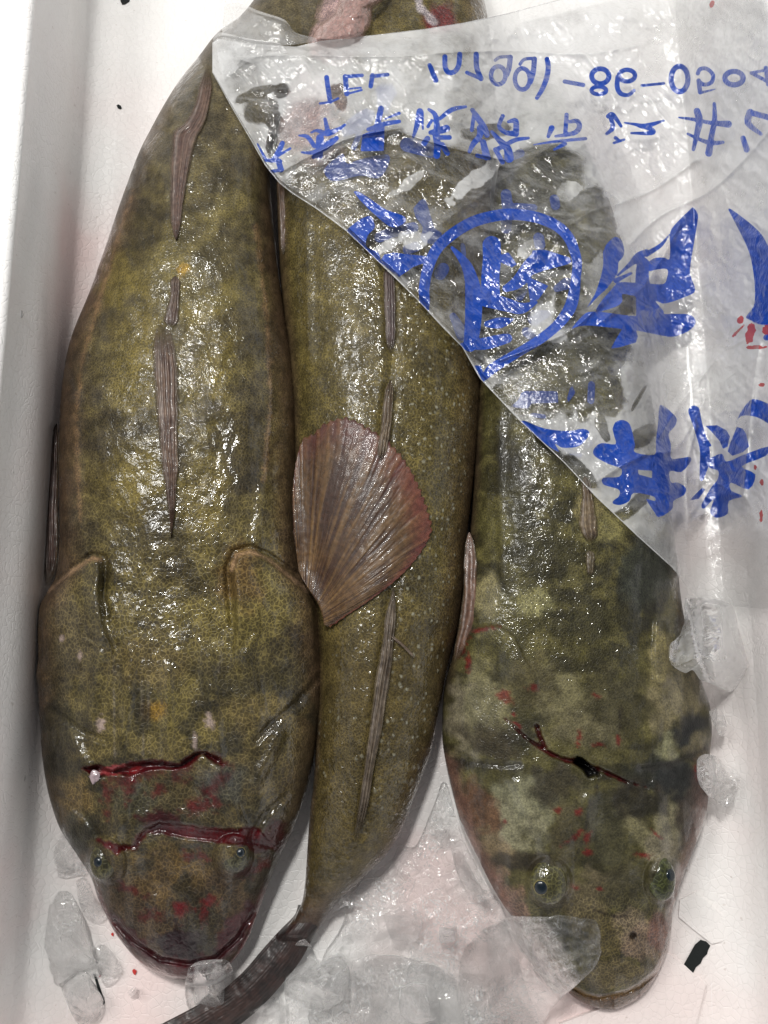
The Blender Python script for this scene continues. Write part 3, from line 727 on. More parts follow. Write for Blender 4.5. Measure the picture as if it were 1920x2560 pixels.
for b, c in [((1325, 1505, 50, 30, 10), (156, 150, 96)), ((1210, 1500, 36, 60, 0), (150, 140, 92)), ((1500, 1305, 60, 46, 0), (140, 132, 78)), ((1470, 1260, 34, 40, 0), (150, 138, 86)), ((1250, 1320, 40, 40, 0), (104, 98, 54)),
             ((1590, 1500, 70, 90, 0), (56, 54, 40)), ((1610, 1420, 60, 80, 0), (60, 62, 48)), ((1270, 1150, 40, 50, 0), (52, 48, 34)), ((1350, 1380, 80, 60, 0), (62, 58, 34)), ((1480, 1560, 100, 50, 0), (66, 62, 36)), ((1430, 1110, 90, 60, 0), (60, 56, 34)),
             ((1165, 1790, 50, 100, 0), (140, 130, 96)), ((1215, 1760, 60, 80, -30), (146, 138, 92)), ((1240, 1850, 80, 40, 20), (74, 66, 44)), ((1400, 1740, 110, 60, 10), (132, 124, 80)), ((1330, 1700, 60, 60, 0), (100, 92, 56)), ((1470, 1820, 90, 50, 0), (120, 112, 74)), ((1550, 1760, 70, 90, 0), (84, 78, 48)),
             ((1690, 1740, 66, 90, 0), (146, 134, 90)), ((1650, 1650, 30, 70, 6), (150, 138, 88)), ((1720, 1830, 34, 60, 30), (44, 46, 42)), ((1670, 1880, 26, 40, 10), (150, 146, 100)), ((1745, 1870, 30, 30, 0), (130, 120, 82)), ((1640, 1940, 90, 40, 0), (52, 52, 40)), ((1690, 1960, 60, 50, 0), (46, 48, 42)),
             ((1285, 2050, 78, 82, 20), (158, 152, 110)), ((1320, 1990, 80, 50, 20), (150, 146, 104)), ((1200, 2020, 40, 70, -14), (112, 78, 50)), ((1240, 2130, 46, 34, 20), (148, 128, 88)), ((1385, 1960, 60, 50, 0), (74, 68, 48)), ((1420, 2060, 40, 90, 0), (92, 84, 54)), ((1510, 2070, 60, 100, 0), (86, 82, 54)), ((1300, 2150, 110, 20, 0), (70, 62, 44)),
             ((1590, 2060, 26, 80, -28), (140, 132, 88)), ((1670, 2060, 36, 70, 12), (146, 138, 98)), ((1655, 2130, 40, 40, 0), (150, 140, 104)), ((1730, 2030, 30, 90, 8), (74, 62, 46)), ((1580, 1990, 60, 40, 0), (60, 54, 38)), ((1620, 2010, 50, 30, 0), (56, 52, 36)),
             ((1270, 2250, 34, 60, -30), (150, 118, 92)), ((1460, 2250, 70, 60, 0), (120, 108, 74)), ((1560, 2230, 50, 60, 0), (88, 82, 54)), ((1575, 2320, 50, 40, 0), (146, 130, 98)), ((1600, 2350, 50, 40, 0), (150, 128, 98)), ((1500, 2340, 40, 60, 0), (112, 100, 60)), ((1650, 2340, 26, 50, 0), (122, 84, 66)), ((1540, 2440, 90, 40, 0), (112, 100, 66)), ((1690, 2230, 20, 60, 10), (140, 104, 84))]:
    C = paint(C, blob(X, Y, *b, .7, .8, 34, int(b[0] + b[1]) % 50), c, .9)
C = paint(C, streak(X, Y, [(1116, 1902), (1180, 1908), (1250, 1918), (1300, 1912)], 20, 8, 14), (54, 48, 36), .8)
C = paint(C, streak(X, Y, [(1600, 1920), (1680, 1912), (1770, 1870)], 20, 8, 14), (48, 46, 38), .8)
d = sdf_poly(X, Y, LIP3 + [(1700, 2330), (1720, 2600), (1380, 2600), (1370, 2430)])
C = paint(C, sstep(-2, 4, d), (104, 78, 52), .9); C = paint(C, sstep(-5, 0, d) * sstep(6, 1, d), (150, 116, 62), .7)
C = paint(C, sstep(.84, .99, np.abs(U)) * sstep(1850, 1950, Y), (150, 112, 92), .7)
C = paint(C, streak(X, Y, [(1116, 1900), (1150, 2030), (1205, 2150), (1270, 2270)], 26, 10, 14), (150, 110, 84), .6)
C = paint(C, sstep(.9, 1, np.abs(U)) * sstep(1850, 1600, Y), (96, 76, 56), .7)
n = 8 * (fbm(X / 14, Y / 14, 3, 3) - .5)
m = sstep(-2, 3, sdf_stroke(X, Y, CUT3, [3, 5, 11, 9, 16, 10, 5, 2]) + 1.4 * n); C = paint(C, m, (84, 10, 16), .95)
C = paint(C, sstep(-1, 4, sdf_poly(X, Y, HOLE3)), (14, 12, 12), 1); C = paint(C, sstep(-1, 4, sdf_stroke(X, Y, [(1342, 1816), (1350, 1842), (1362, 1868)], 14)), (80, 10, 16), .95)
for b in [(1450, 1836, 7, 14), (1446, 1860, 7, 8), (1495, 1862, 16, 6), (1492, 1740, 10, 7), (1284, 1786, 8, 8), (1394, 2024, 16, 8), (1448, 2030, 12, 9, -30), (1262, 2053, 6, 6), (1430, 2095, 30, 7, -40), (1467, 2100, 8, 26, 10), (1470, 2130, 14, 8), (1610, 2138, 18, 8), (1500, 2220, 8, 9), (1438, 2220, 12, 9), (1260, 1740, 24, 14, 40), (1330, 1720, 14, 10), (1160, 1600, 12, 34, 20), (1170, 1660, 8, 20), (1200, 1575, 40, 6, -12), (1545, 1850, 6, 16), (1290, 1810, 18, 6, 30), (1640, 2085, 18, 4, 40), (1740, 1930, 6, 20)]:
    bm = blob(X, Y, b[0], b[1], b[2] * .8, b[3] * .8, b[4] if len(b) > 4 else 0, 1.3, 1.4, 9, int(b[0]) % 40); m = np.maximum(m, bm); C = paint(C, bm, (128, 14, 20), .75)
C = paint(C, blob(X, Y, 1583, 2340, 9, 9, 0, .6, .2), (50, 38, 24), .9)
for P in ([(1475, 2000), (1462, 2090), (1420, 2190)], [(1470, 2270), (1530, 2290), (1600, 2292)], [(1500, 1925), (1490, 1980)], [(1552, 1760), (1545, 1870)]): C = paint(C, streak(X, Y, P, 4, 4, 5), (48, 40, 34), .7)
f3.col = C; f3.cell = sstep(2100, 2250, Y); f3.net = np.clip(.75 - .45 * sstep(1580, 1750, Y) + .55 * sstep(2180, 2300, Y), 0, 1) * (1 - .8 * m); f3.wet = slime(X, Y, 66)
HFISH = hdilate(HMAP, 1)

GRP = 'flathead fish laid side by side in the box'
def base_of(f):
    p = unproj(float(f.X.mean()), float(f.Y.mean()), 0.0); return (float(p[0]), float(p[1]), 0.0)
F1 = thing('flathead_fish', 'largest olive brown flathead on the left with two bloody cuts across its head', 'fish', base_of(f1), GRP)
F2 = thing('flathead_fish', 'middle scaly flathead lying the other way, tail at the bottom, head under bag', 'fish', base_of(f2), GRP)
F3 = thing('flathead_fish', 'right flathead with pale blotched head and clear ice on its snout', 'fish', base_of(f3), GRP)
fish_mesh(f1, M_SKIN1, F1); fish_mesh(f2, M_SKIN2, F2); fish_mesh(f3, M_SKIN3, F3)

# ------------------------------------------------------------------ fins
def strip(name, st, parent, c0, c1, ns=120, nu=28, off=.0012, rays=7, rh=.0012, hump=.002, jag=0.0, cedge=None, seed=0, Hm=None, along=True, taper=None, zmin=0.0, tuck=0.0, blend=True):
    """thin fin sheet lying on the fish below; st rows are left and right edge pixels"""
    S = resample([tuple(map(float, r)) for r in st], ns)
    q = np.linspace(0, 1, nu); Q = np.broadcast_to(q, (ns, nu)); T = np.broadcast_to(np.linspace(0, 1, ns)[:, None], (ns, nu))
    L, R = S[:, None, 0:2], S[:, None, 2:4]
    if jag:
        j = jag * (np.abs(((np.arange(ns) * rays / ns) % 1) - .5) * 2 - .5)[:, None] + jag * (RNG.random(ns)[:, None] - .5) * .6
        dv = R[:, 0] - L[:, 0]; dv = dv / (np.linalg.norm(dv, axis=1, keepdims=True) + 1e-6)
        R = R + (dv * j)[:, None, :]
    if taper is None: taper = along
    Qp = Q
    if taper:
        wv = np.clip(np.minimum(T / .10, (1 - T) / .14), 0, 1) ** .55 * (1 + .22 * (fbm(T * 14, T * 0 + seed, 3, seed) - .5))
        Qp = .5 + (Q - .5) * np.maximum(wv, .03)
    P = L * (1 - Qp[..., None]) + R * Qp[..., None]
    X, Y = P[..., 0], P[..., 1]
    ph = (Q if along else T) * rays + (.9 if along else .35) * (fbm(T * 7, Q * 3, 3, seed) - .5)
    rr = np.abs(np.sin(ph * math.pi))
    rb = 1 - np.clip(np.abs((ph % 1) - .5) * 4, 0, 1)
    Hm = HSM if Hm is None else Hm
    Z = np.maximum(hget(Hm, X, Y), zmin) + off + rh * rb * (.3 + 1.2 * fbm(X / 26, Y / 40, 2, seed + 2)) + hump * np.sin(np.clip(Q, 0, 1) * math.pi) * np.sin(np.clip(T, 0, 1) * math.pi) ** .5
    Z = Z + .0006 * (fbm(X / 12, Y / 12, 2, seed) - .5) - tuck * sstep(.22, 0, T)
    m = np.clip(.42 * rb * (.4 + 1.2 * fbm(X / 30, Y / 30, 2, seed + 8)) + 1.1 * (fbm(X / 22, Y / 34, 4, seed + 3) - .32), 0, 1)[..., None]
    C = lin(c0) * (1 - m) + lin(c1) * m
    if not along:
        m = np.clip(1.5 * (fbm(T * 70 + 2 * fbm(T * 9, Q * 3, 2, seed), Q * 2.2, 3, seed) - .32) + .5 * (fbm(X / 60, Y / 60, 2, seed) - .5), 0, 1)[..., None]; C = lin(c0) * (1 - m) + lin(c1) * m
        Z = Z + .0005 * (fbm(T * 70 + 2 * fbm(T * 9, Q * 3, 2, seed), Q * 2.2, 2, seed) - .5) + .004 * np.sin(T * 9 + Q * 2) * Q * (1 - Q)
    if cedge is not None:
        e = (sstep(.74, 1, Q) * .65 * (.4 + .6 * sstep(.3, .7, T)))[..., None]; C = C * (1 - e) + lin(cedge) * e
    if along and blend:
        e = sstep(.55, 1.0, np.abs(2 * Q - 1)); e = np.maximum(e, sstep(.82, 1, T))[..., None] * .75
        C = C * (1 - e) + lin((98, 84, 52)) * e
        sp = (np.exp(-((Q - .24) / .05) ** 2) * .55 * sstep(.02, .2, T) * sstep(1, .8, T) * (.4 + fbm(T * 20, Q * 2, 2, seed)))[..., None]
        C = C * (1 - sp) + lin((176, 164, 156)) * sp
    top = unproj(X, Y, Z); bot = unproj(X, Y, Z - .0006)
    V = np.concatenate([top.reshape(-1, 3), bot.reshape(-1, 3)])
    Fq = grid_faces(ns, nu); n = ns * nu
    rim = []
    for i in range(ns - 1):
        rim += [(i * nu, (i + 1) * nu, n + (i + 1) * nu, n + i * nu), (i * nu + nu - 1, n + i * nu + nu - 1, n + (i + 1) * nu + nu - 1, (i + 1) * nu + nu - 1)]
    F = [tuple(x) for x in Fq] + [tuple(int(v) + n for v in reversed(x)) for x in Fq] + rim
    clr = np.full(Q.shape, .06) + (0 if along else .22 * Q)
    if along and blend: clr = np.clip(clr + .9 * np.maximum(sstep(.62 + .5 * (fbm(T * 16, Q * 4, 3, seed + 4) - .5), 1.05, np.abs(2 * Q - 1)), sstep(.78, 1, T)), 0, .95)
    col = np.concatenate([C.reshape(-1, 3)] * 2)
    return make_mesh(name, V, F, M_FIN, parent, {'col': col, 'clear': np.concatenate([clr.ravel()] * 2)})
HSM = hblur(HFISH, 2, 2)

# fish 1: folded dorsal fins
BRD, BRL = (84, 58, 48), (158, 130, 108)
strip('dorsal_fin', [(424, 1345, 431, 1345), (421, 1290, 437, 1290), (410, 1210, 444, 1200), (402, 1160, 448, 1160), (394, 1080, 446, 1070), (386, 980, 448, 980), (380, 880, 442, 880), (376, 820, 436, 820), (384, 800, 424, 806)], F1, BRD, BRL, 150, 36, .0005, 6, .0011, .0012, seed=1)
strip('dorsal_fin', [(424, 690, 452, 690), (424, 740, 450, 740), (408, 800, 446, 806), (416, 818, 436, 818)], F1, BRD, (128, 108, 88), 60, 20, .0006, 4, .001, .001, seed=5)
strip('dorsal_fin', [(428, 600, 452, 600), (424, 520, 458, 520), (424, 440, 470, 450), (425, 380, 482, 395), (430, 330, 492, 350), (460, 305, 506, 322), (486, 260, 522, 275), (500, 200, 532, 212), (510, 150, 528, 156)], F1, (88, 62, 54), (150, 122, 104), 160, 30, .0005, 5, .0011, .0014, seed=2)
# fish 1: pectoral fins
PB = [(746, 1425), (752, 1440), (760, 1455), (770, 1470), (780, 1485), (790, 1500), (798, 1515), (803, 1530), (806, 1540), (808, 1548), (809, 1556), (810, 1562)]
PO = [(734, 1330), (733, 1225), (742, 1140), (768, 1092), (800, 1062), (862, 1050), (928, 1066), (986, 1118), (1034, 1205), (1074, 1310), (1035, 1440), (830, 1566)]
stp = [(*a, *b) for a, b in zip(PB, PO)]
PO_MID = [(734, 1330), (732, 1230), (741, 1150), (758, 1098), (784, 1086), (812, 1060), (866, 1046), (915, 1068), (978, 1112), (1022, 1170), (1056, 1240), (1078, 1312), (1070, 1350), (1036, 1402), (990, 1450), (925, 1500), (864, 1540), (826, 1568)]
tb = np.linspace(0, 1, len(PO_MID)); PBi = [(np.interp(q, np.linspace(0, 1, len(PB)), [p[0] for p in PB]), np.interp(q, np.linspace(0, 1, len(PB)), [p[1] for p in PB])) for q in tb]
strip('pectoral_fin', [(*a, *b) for a, b in zip(PBi, PO_MID)], F1, (76, 50, 36), (158, 122, 76), 560, 60, .0018, 52, .00010, .002, 7, (150, 70, 66), seed=7, along=False, Hm=hblur(HFISH, 8, 2))
strip('pectoral_fin', [(138, 1058, 146, 1058), (118, 1095, 148, 1090), (108, 1170, 148, 1150), (102, 1250, 146, 1250), (104, 1370, 146, 1360), (108, 1440, 142, 1420), (112, 1480, 132, 1470)], F1, (70, 50, 44), (112, 84, 74), 90, 24, .001, 5, .0014, .002, seed=9, zmin=.022, Hm=np.minimum(hblur(HFISH, 8, 2), .026))
# fish 2: folded dorsal fins and tail
strip('dorsal_fin', [(958, 660, 985, 660), (958, 740, 990, 740), (962, 820, 990, 820), (966, 880, 984, 890)], F2, (70, 52, 48), (126, 106, 104), 80, 24, .0008, 5, .0012, .002, seed=11)
strip('dorsal_fin', [(968, 950, 984, 950), (958, 1000, 984, 1000), (950, 1070, 978, 1076), (942, 1130, 966, 1140), (942, 1160, 952, 1162)], F2, (96, 78, 58), (172, 150, 122), 80, 24, .0012, 4, .0018, .0025, seed=12)
strip('dorsal_fin', [(976, 1470, 992, 1470), (962, 1540, 992, 1545), (952, 1620, 984, 1630), (938, 1700, 974, 1710), (926, 1800, 958, 1810), (912, 1900, 938, 1910), (898, 2000, 922, 2010), (884, 2080, 904, 2085), (882, 2120, 892, 2122)], F2, (78, 62, 46), (168, 152, 134), 200, 24, .001, 4, .0018, .0022, seed=13)
strip('loose_fin_ray', [(962, 1584, 966, 1578), (985, 1602, 990, 1594), (1010, 1622, 1014, 1614), (1040, 1652, 1043, 1646)], F2, (110, 90, 74), (150, 130, 112), 40, 8, .0018, 1, .001, .0005, seed=14)
strip('caudal_fin', [(745, 2262, 835, 2262), (736, 2288, 812, 2288), (700, 2325, 790, 2330), (655, 2375, 752, 2400), (612, 2425, 712, 2452), (555, 2476, 670, 2500), (486, 2517, 615, 2550), (400, 2562, 545, 2600), (330, 2600, 480, 2640)], F2, (30, 22, 22), (92, 62, 54), 160, 40, .002, 14, .0005, .004, .0, (30, 28, 28), seed=15, zmin=.008, taper=False, tuck=.009, blend=False)
strip('anal_fin', [(690, 440, 712, 440), (694, 500, 720, 500), (698, 560, 722, 560), (702, 640, 712, 640)], F2, (90, 66, 52), (132, 106, 88), 60, 14, .001, 4, .001, .001, seed=16, Hm=np.minimum(hblur(HFISH, 3, 2), .04))
# fish 3: pink gill membrane fin on the left, first dorsal spine
strip('pectoral_fin', [(1164, 1330, 1182, 1330), (1160, 1400, 1192, 1400), (1158, 1480, 1194, 1490), (1148, 1560, 1192, 1565), (1134, 1630, 1170, 1610), (1124, 1668, 1150, 1650)], F3, (104, 74, 60), (160, 124, 104), 110, 22, .0002, 3, .0003, .001, seed=21, zmin=.030, Hm=np.minimum(hblur(HFISH, 6, 2), .045))
strip('dorsal_fin', [(1450, 1190, 1476, 1190), (1454, 1240, 1482, 1236), (1448, 1280, 1490, 1280), (1446, 1310, 1496, 1310), (1456, 1340, 1494, 1340), (1466, 1360, 1486, 1360)], F3, (92, 72, 52), (178, 156, 124), 90, 30, .0012, 4, .0016, .003, seed=22)
strip('dorsal_fin', [(1466, 1376, 1484, 1376), (1464, 1400, 1488, 1400), (1468, 1440, 1484, 1440)], F3, (84, 70, 46), (140, 124, 92), 40, 14, .0008, 3, .001, .0015, seed=23)

# ------------------------------------------------------------------ eyes
def ellipsoid(name, cx, cy, zc, rx, ry, rz, mat, parent, attrs=None, n=40, tilt=(0, 0)):
    c = unproj(cx, cy, zc)
    a = np.linspace(0, math.pi, n)[:, None]; b = np.linspace(0, 2 * math.pi, 2 * n, endpoint=False)[None]
    x = rx * np.sin(a) * np.cos(b); y = ry * np.sin(a) * np.sin(b); z = rz * np.cos(a) + 0 * b
    tx, ty = tilt
    y2 = y * math.cos(tx) - z * math.sin(tx); z2 = y * math.sin(tx) + z * math.cos(tx)
    x2 = x * math.cos(ty) + z2 * math.sin(ty); z3 = -x * math.sin(ty) + z2 * math.cos(ty)
    V = np.stack([c[0] + x2, c[1] + y2, c[2] + z3], -1).reshape(-1, 3)
    at = attrs(len(V), V) if attrs else None
    return make_mesh(name, V, grid_faces(n, 2 * n, True), mat, parent, at)
def eye(parent, cx, cy, r, ry, px, py, pr, rgb, zo=0.0):
    z = float(hget(HFISH, np.array(cx * 1.0), np.array(cy * 1.0))) + zo
    at = lambda n, V: {'col': np.broadcast_to(lin(rgb), (n, 3)), 'cell': np.ones(n), 'net': np.full(n, .95), 'wet': np.ones(n)}
    k = 0.00025 * (1 - z / DIST)
    e = ellipsoid('eye', cx, cy, z - .0052, r * k, ry * k, .0058, M_EYE, parent, at)
    dx, dy = (px - cx) * k, -(py - cy) * k
    q = np.clip(1 - (dx / (r * k)) ** 2 - (dy / (ry * k)) ** 2, .04, 1)
    zp = z - .0052 + .0058 * math.sqrt(q)
    nx, ny, nz = dx / (r * k) ** 2, dy / (ry * k) ** 2, math.sqrt(q) / .0058
    ty = math.atan2(nx, nz) * .75; tx = -math.atan2(ny, nz) * .75
    ellipsoid('iris', px, py, zp - .0004, pr * 1.10 * k, pr * 1.15 * k, .0010, M_IRIS, e, n=20, tilt=(tx, ty))
    ellipsoid('pupil', px, py, zp - .0001, pr * k, pr * k * 1.05, .0014, M_PUPIL, e, n=20, tilt=(tx, ty))
eye(F1, 262, 2150, 34, 44, 245, 2155, 11, (80, 76, 46), -.0006)
eye(F1, 588, 2140, 34, 38, 602, 2131, 10, (80, 77, 54), -.0010)
eye(F3, 1372, 2205, 43, 49, 1352, 2219, 15, (96, 92, 52), .0016)
eye(F3, 1652, 2195, 33, 50, 1676, 2188, 14, (72, 76, 38), .0012)

# white flesh flecks at the cuts of fish 1
def fleck(cx, cy, rx, ry, seed):
    z = float(hget(HFISH, np.array(cx * 1.0), np.array(cy * 1.0)))
    o = ellipsoid('flesh_fleck', cx, cy, z + .0004, rx * .00024, ry * .00021, .0011, M_FLESH, F1, n=16)
    for v in o.data.vertices:
        nv = mnoise.noise_vector(v.co * 420 + mnoise.noise_vector(v.co * 150)); v.co.x += .0018 * nv.x; v.co.y += .0016 * nv.y; v.co.z += .0007 * nv.z
for k, b in enumerate([(236, 1944, 9, 15)]): fleck(*b, k)

# ------------------------------------------------------------------ ice
def ice(label, outline, zt, mat, seed, zb=None, rough=.0018, on=True, facet=.5, domed=.20, nr=26, name='ice_chunk', cat='ice'):
    """chunk of ice: outline in plan, faceted top, underside resting on what lies below"""
    P = np.array(smooth_line(np.array(outline + [outline[0]], float), 6))[:-1]
    cx, cy = P.mean(0)
    n = len(P); rng = np.random.default_rng(seed)
    nsub = 110
    tt = np.linspace(0, n, nsub, endpoint=False)
    bx = np.interp(tt, np.arange(n + 1), np.append(P[:, 0], P[0, 0])); by = np.interp(tt, np.arange(n + 1), np.append(P[:, 1], P[0, 1]))
    jit = 1 + .12 * (fbm(tt * .25, tt * 0 + seed, 3, seed) - .5)
    q = 1 - (1 - np.linspace(0, 1, nr)) ** 1.6
    X = cx + (bx - cx)[None] * q[:, None] * jit; Y = cy + (by - cy)[None] * q[:, None] * jit
    prof = np.clip(1 - q ** 3.2, 0, 1)[:, None] ** domed
    g = hget(hdilate(HFISH, 2) if on else np.zeros_like(HFISH), X, Y) + .0012
    bot = g if zb is None else np.maximum(g, zb)
    # faceting: lower envelope of random inclined planes gives flat faces that meet in sharp edges
    mx = .00025 * np.hypot(bx - cx, by - cy).mean(); hh = max((zt - float(np.median(bot))) * 1.25, .008)
    pl = np.full(X.shape, hh)
    for k in range(9):
        a = k * 2 * math.pi / 9 + rng.uniform(-.4, .4); sl = rng.uniform(.35, 1.5) * hh / mx
        d = .00025 * ((X - cx) * math.cos(a) + (Y - cy) * math.sin(a))
        pl = np.minimum(pl, hh * rng.uniform(.95, 1.3) - sl * (d + mx * rng.uniform(-.15, .25)))
    pl = np.maximum(pl, .0018)
    top = bot + pl * prof
    top = top + rough * (ridged(X / 34, Y / 34, 3, seed) - .5) * prof * 1.6 + rough * .5 * (fbm(X / 9, Y / 9, 3, seed) - .5) * prof
    top = np.maximum(top, bot + .0004)
    top[-1] = bot[-1]
    A = unproj(X, Y, top); Bm = unproj(X, Y, np.minimum(bot, top - .0002))
    V = np.concatenate([A.reshape(-1, 3), Bm[:-1].reshape(-1, 3)])
    F = [tuple(x) for x in grid_faces(nr, nsub, True)]
    o = nr * nsub
    idx = lambda i, j: (o + i * nsub + j) if i < nr - 1 else (nr - 1) * nsub + j
    for i in range(nr - 1):
        for j in range(nsub):
            j2 = (j + 1) % nsub; F.append((idx(i, j), idx(i + 1, j), idx(i + 1, j2), idx(i, j2)))
    ob = make_mesh(name, V, F, mat)
    return tag(ob, label, cat, 'pieces of ice in the box')
ice('big clear ice piece lying over the snout of the blotched right fish', [(1290, 2290), (1360, 2288), (1423, 2293), (1481, 2304), (1504, 2345), (1498, 2397), (1452, 2449), (1400, 2498), (1365, 2548), (1330, 2590), (1220, 2600), (1160, 2570), (1145, 2472), (1160, 2390), (1206, 2326)], .042, M_ICE_C, 3, rough=.0012)
ice('small pale ice lump touching the tip of the left fish snout', [(470, 2420), (500, 2403), (560, 2400), (583, 2425), (572, 2470), (560, 2510), (520, 2528), (475, 2527), (463, 2470)], .030, M_ICE, 4)
ice('pointed clear ice block beside the middle fish tail fin', [(735, 2362), (752, 2350), (776, 2362), (800, 2402), (850, 2385), (872, 2420), (876, 2500), (868, 2580), (740, 2600), (716, 2540), (712, 2450)], .036, M_ICE_W, 5, rough=.0022)
ice('wide melting ice bed between the middle and right fish', [(905, 2200), (950, 2190), (1000, 2120), (1040, 2110), (1085, 2010), (1112, 1950), (1140, 2040), (1165, 2110), (1200, 2180), (1262, 2275), (1280, 2330), (1300, 2420), (1330, 2600), (1000, 2640), (790, 2600), (780, 2480), (812, 2380), (846, 2320), (868, 2262)], .011, M_ICE_W, 6, rough=.0032, on=False)
ice('lumpy clear ice at the bottom edge between two larger pieces', [(880, 2400), (960, 2385), (1040, 2400), (1120, 2430), (1150, 2500), (1140, 2600), (900, 2610), (872, 2520)], .026, M_ICE, 7, rough=.0026, zb=.011)
ice('small round ice nugget in front of the big snout ice', [(1000, 2470), (1040, 2455), (1080, 2470), (1100, 2510), (1085, 2550), (1030, 2560), (995, 2520)], .036, M_ICE, 8, zb=.02)
ice('little sharp ice shard standing on the wide melting sheet', [(960, 2290), (1010, 2262), (1056, 2290), (1040, 2352), (985, 2360)], .024, M_ICE_C, 17, zb=.010, on=False)
ice('narrow clear ice sliver alongside the right fish jaw', [(1128, 2120), (1150, 2130), (1196, 2205), (1232, 2268), (1200, 2262), (1150, 2200)], .020, M_ICE_C, 18, zb=.009, on=False)
ice('flat wet ice piece between tail fin and bottom edge', [(620, 2500), (668, 2470), (700, 2490), (716, 2560), (640, 2600), (590, 2570)], .014, M_ICE, 19)
ice('frosty round ice disc tucked beside the left fish jaw', [(140, 2100), (160, 2080), (190, 2095), (215, 2140), (228, 2180), (195, 2190), (150, 2195), (122, 2170), (118, 2130)], .014, M_ICE_W, 9, on=False)
ice('large cracked ice block in the lower left corner', [(58, 2335), (64, 2300), (100, 2275), (120, 2240), (170, 2226), (195, 2262), (215, 2320), (240, 2400), (262, 2420), (240, 2450), (200, 2430), (150, 2470), (120, 2420), (90, 2370)], .026, M_ICE, 10, on=False)
ice('square melting ice cube below the cracked left block', [(148, 2462), (205, 2425), (232, 2455), (262, 2510), (240, 2560), (190, 2555)], .020, M_ICE, 11, on=False)
ice('flat ice sliver right of the cracked left block', [(228, 2375), (262, 2365), (305, 2425), (268, 2468), (245, 2430)], .014, M_ICE_C, 12, on=False)
ice('clear drop shaped ice against the left fish cheek', [(190, 2200), (215, 2195), (240, 2250), (265, 2290), (240, 2308), (212, 2290), (195, 2245)], .014, M_ICE_C, 13, on=False)
ice('crumpled icy wedge by the right wall below the bag', [(1713, 1496), (1710, 1546), (1702, 1588), (1677, 1609), (1670, 1642), (1685, 1667), (1713, 1682), (1733, 1675), (1753, 1700), (1804, 1720), (1842, 1735), (1900, 1733), (1908, 1720), (1880, 1642), (1849, 1563), (1827, 1505)], .064, M_ICE_W, 14, rough=.003, facet=1.2)
ice('tiny grey ice bit between right fish gill and wall', [(1772, 1778), (1795, 1770), (1812, 1790), (1816, 1825), (1802, 1840), (1785, 1812)], .030, M_ICE_W, 15, zb=.02)
ice('rough ice nugget resting beside the right fish cheek', [(1742, 1900), (1758, 1886), (1790, 1892), (1815, 1915), (1840, 1925), (1848, 1955), (1838, 1990), (1812, 2020), (1795, 2005), (1768, 1985), (1742, 1945)], .040, M_ICE_W, 16, rough=.003, zb=.022)

for lb, cx, cy, r, zt, m_ in [('small ice chip on the bare floor just left of the pointed block', 655, 2440, 20, .012, M_ICE_C), ('thumb sized ice chip leaning on the middle fish tail root', 850, 2250, 26, .018, M_ICE), ('bright ice chip low between the lumpy ice and snout ice', 1118, 2330, 30, .026, M_ICE), ('sharp ice chip near the top tip of the melting bed', 1098, 2080, 22, .020, M_ICE_C), ('tiny ice chip on the floor under the left fish chin', 330, 2482, 13, .008, M_ICE_C)]:
    rr = np.random.default_rng(int(cx)); an = np.sort(rr.uniform(0, 2 * math.pi, 7) * .25 + np.arange(7) * 2 * math.pi / 7)
    ice(lb, [(cx + r * rr.uniform(.7, 1.25) * math.cos(a), cy + r * rr.uniform(.8, 1.5) * math.sin(a)) for a in an], zt, m_, int(cx), zb=.004 if cx < 700 else .011, on=False)

# ------------------------------------------------------------------ the printed bag
def TOP(x): return np.interp(x, [530, 545, 580, 640, 740, 800, 960, 1060, 1160, 1270, 1390, 1990], [108, 98, 104, 112, 118, 104, 86, 74, 58, 34, 2, -140])
def BOT(x): return np.interp(x, [530, 545, 580, 625, 665, 700, 730, 790, 868, 984, 1047, 1100, 1157, 1200, 1296, 1412, 1493, 1597, 1684, 1694, 1712, 1750, 1800, 1990], [178, 205, 268, 345, 415, 458, 482, 520, 578, 690, 752, 810, 868, 945, 1047, 1157, 1244, 1342, 1421, 1436, 1462, 1500, 1512, 1530])
C_A = ('A', 500, 0, 600 / 1659); C_B = ('B', 1000, 0, 500 / 1659); C_C = ('C', 1420, 0, 500 / 1659); C_D = ('D', 600, 200, 400 / 1659)
C_E = ('E', 840, 400, 400 / 1659); C_F = ('F', 1000, 480, 500 / 1659); C_G = ('G', 1380, 480, 400 / 1659); C_H = ('H', 1520, 480, 400 / 1659)
C_I = ('I', 1260, 940, 300 / 1659); C_J = ('J', 1440, 940, 480 / 1659)
def ell(cx, cy, rx, ry): return [(cx + rx * math.cos(a), cy + ry * math.sin(a)) for a in np.linspace(0, 2 * math.pi, 25)]
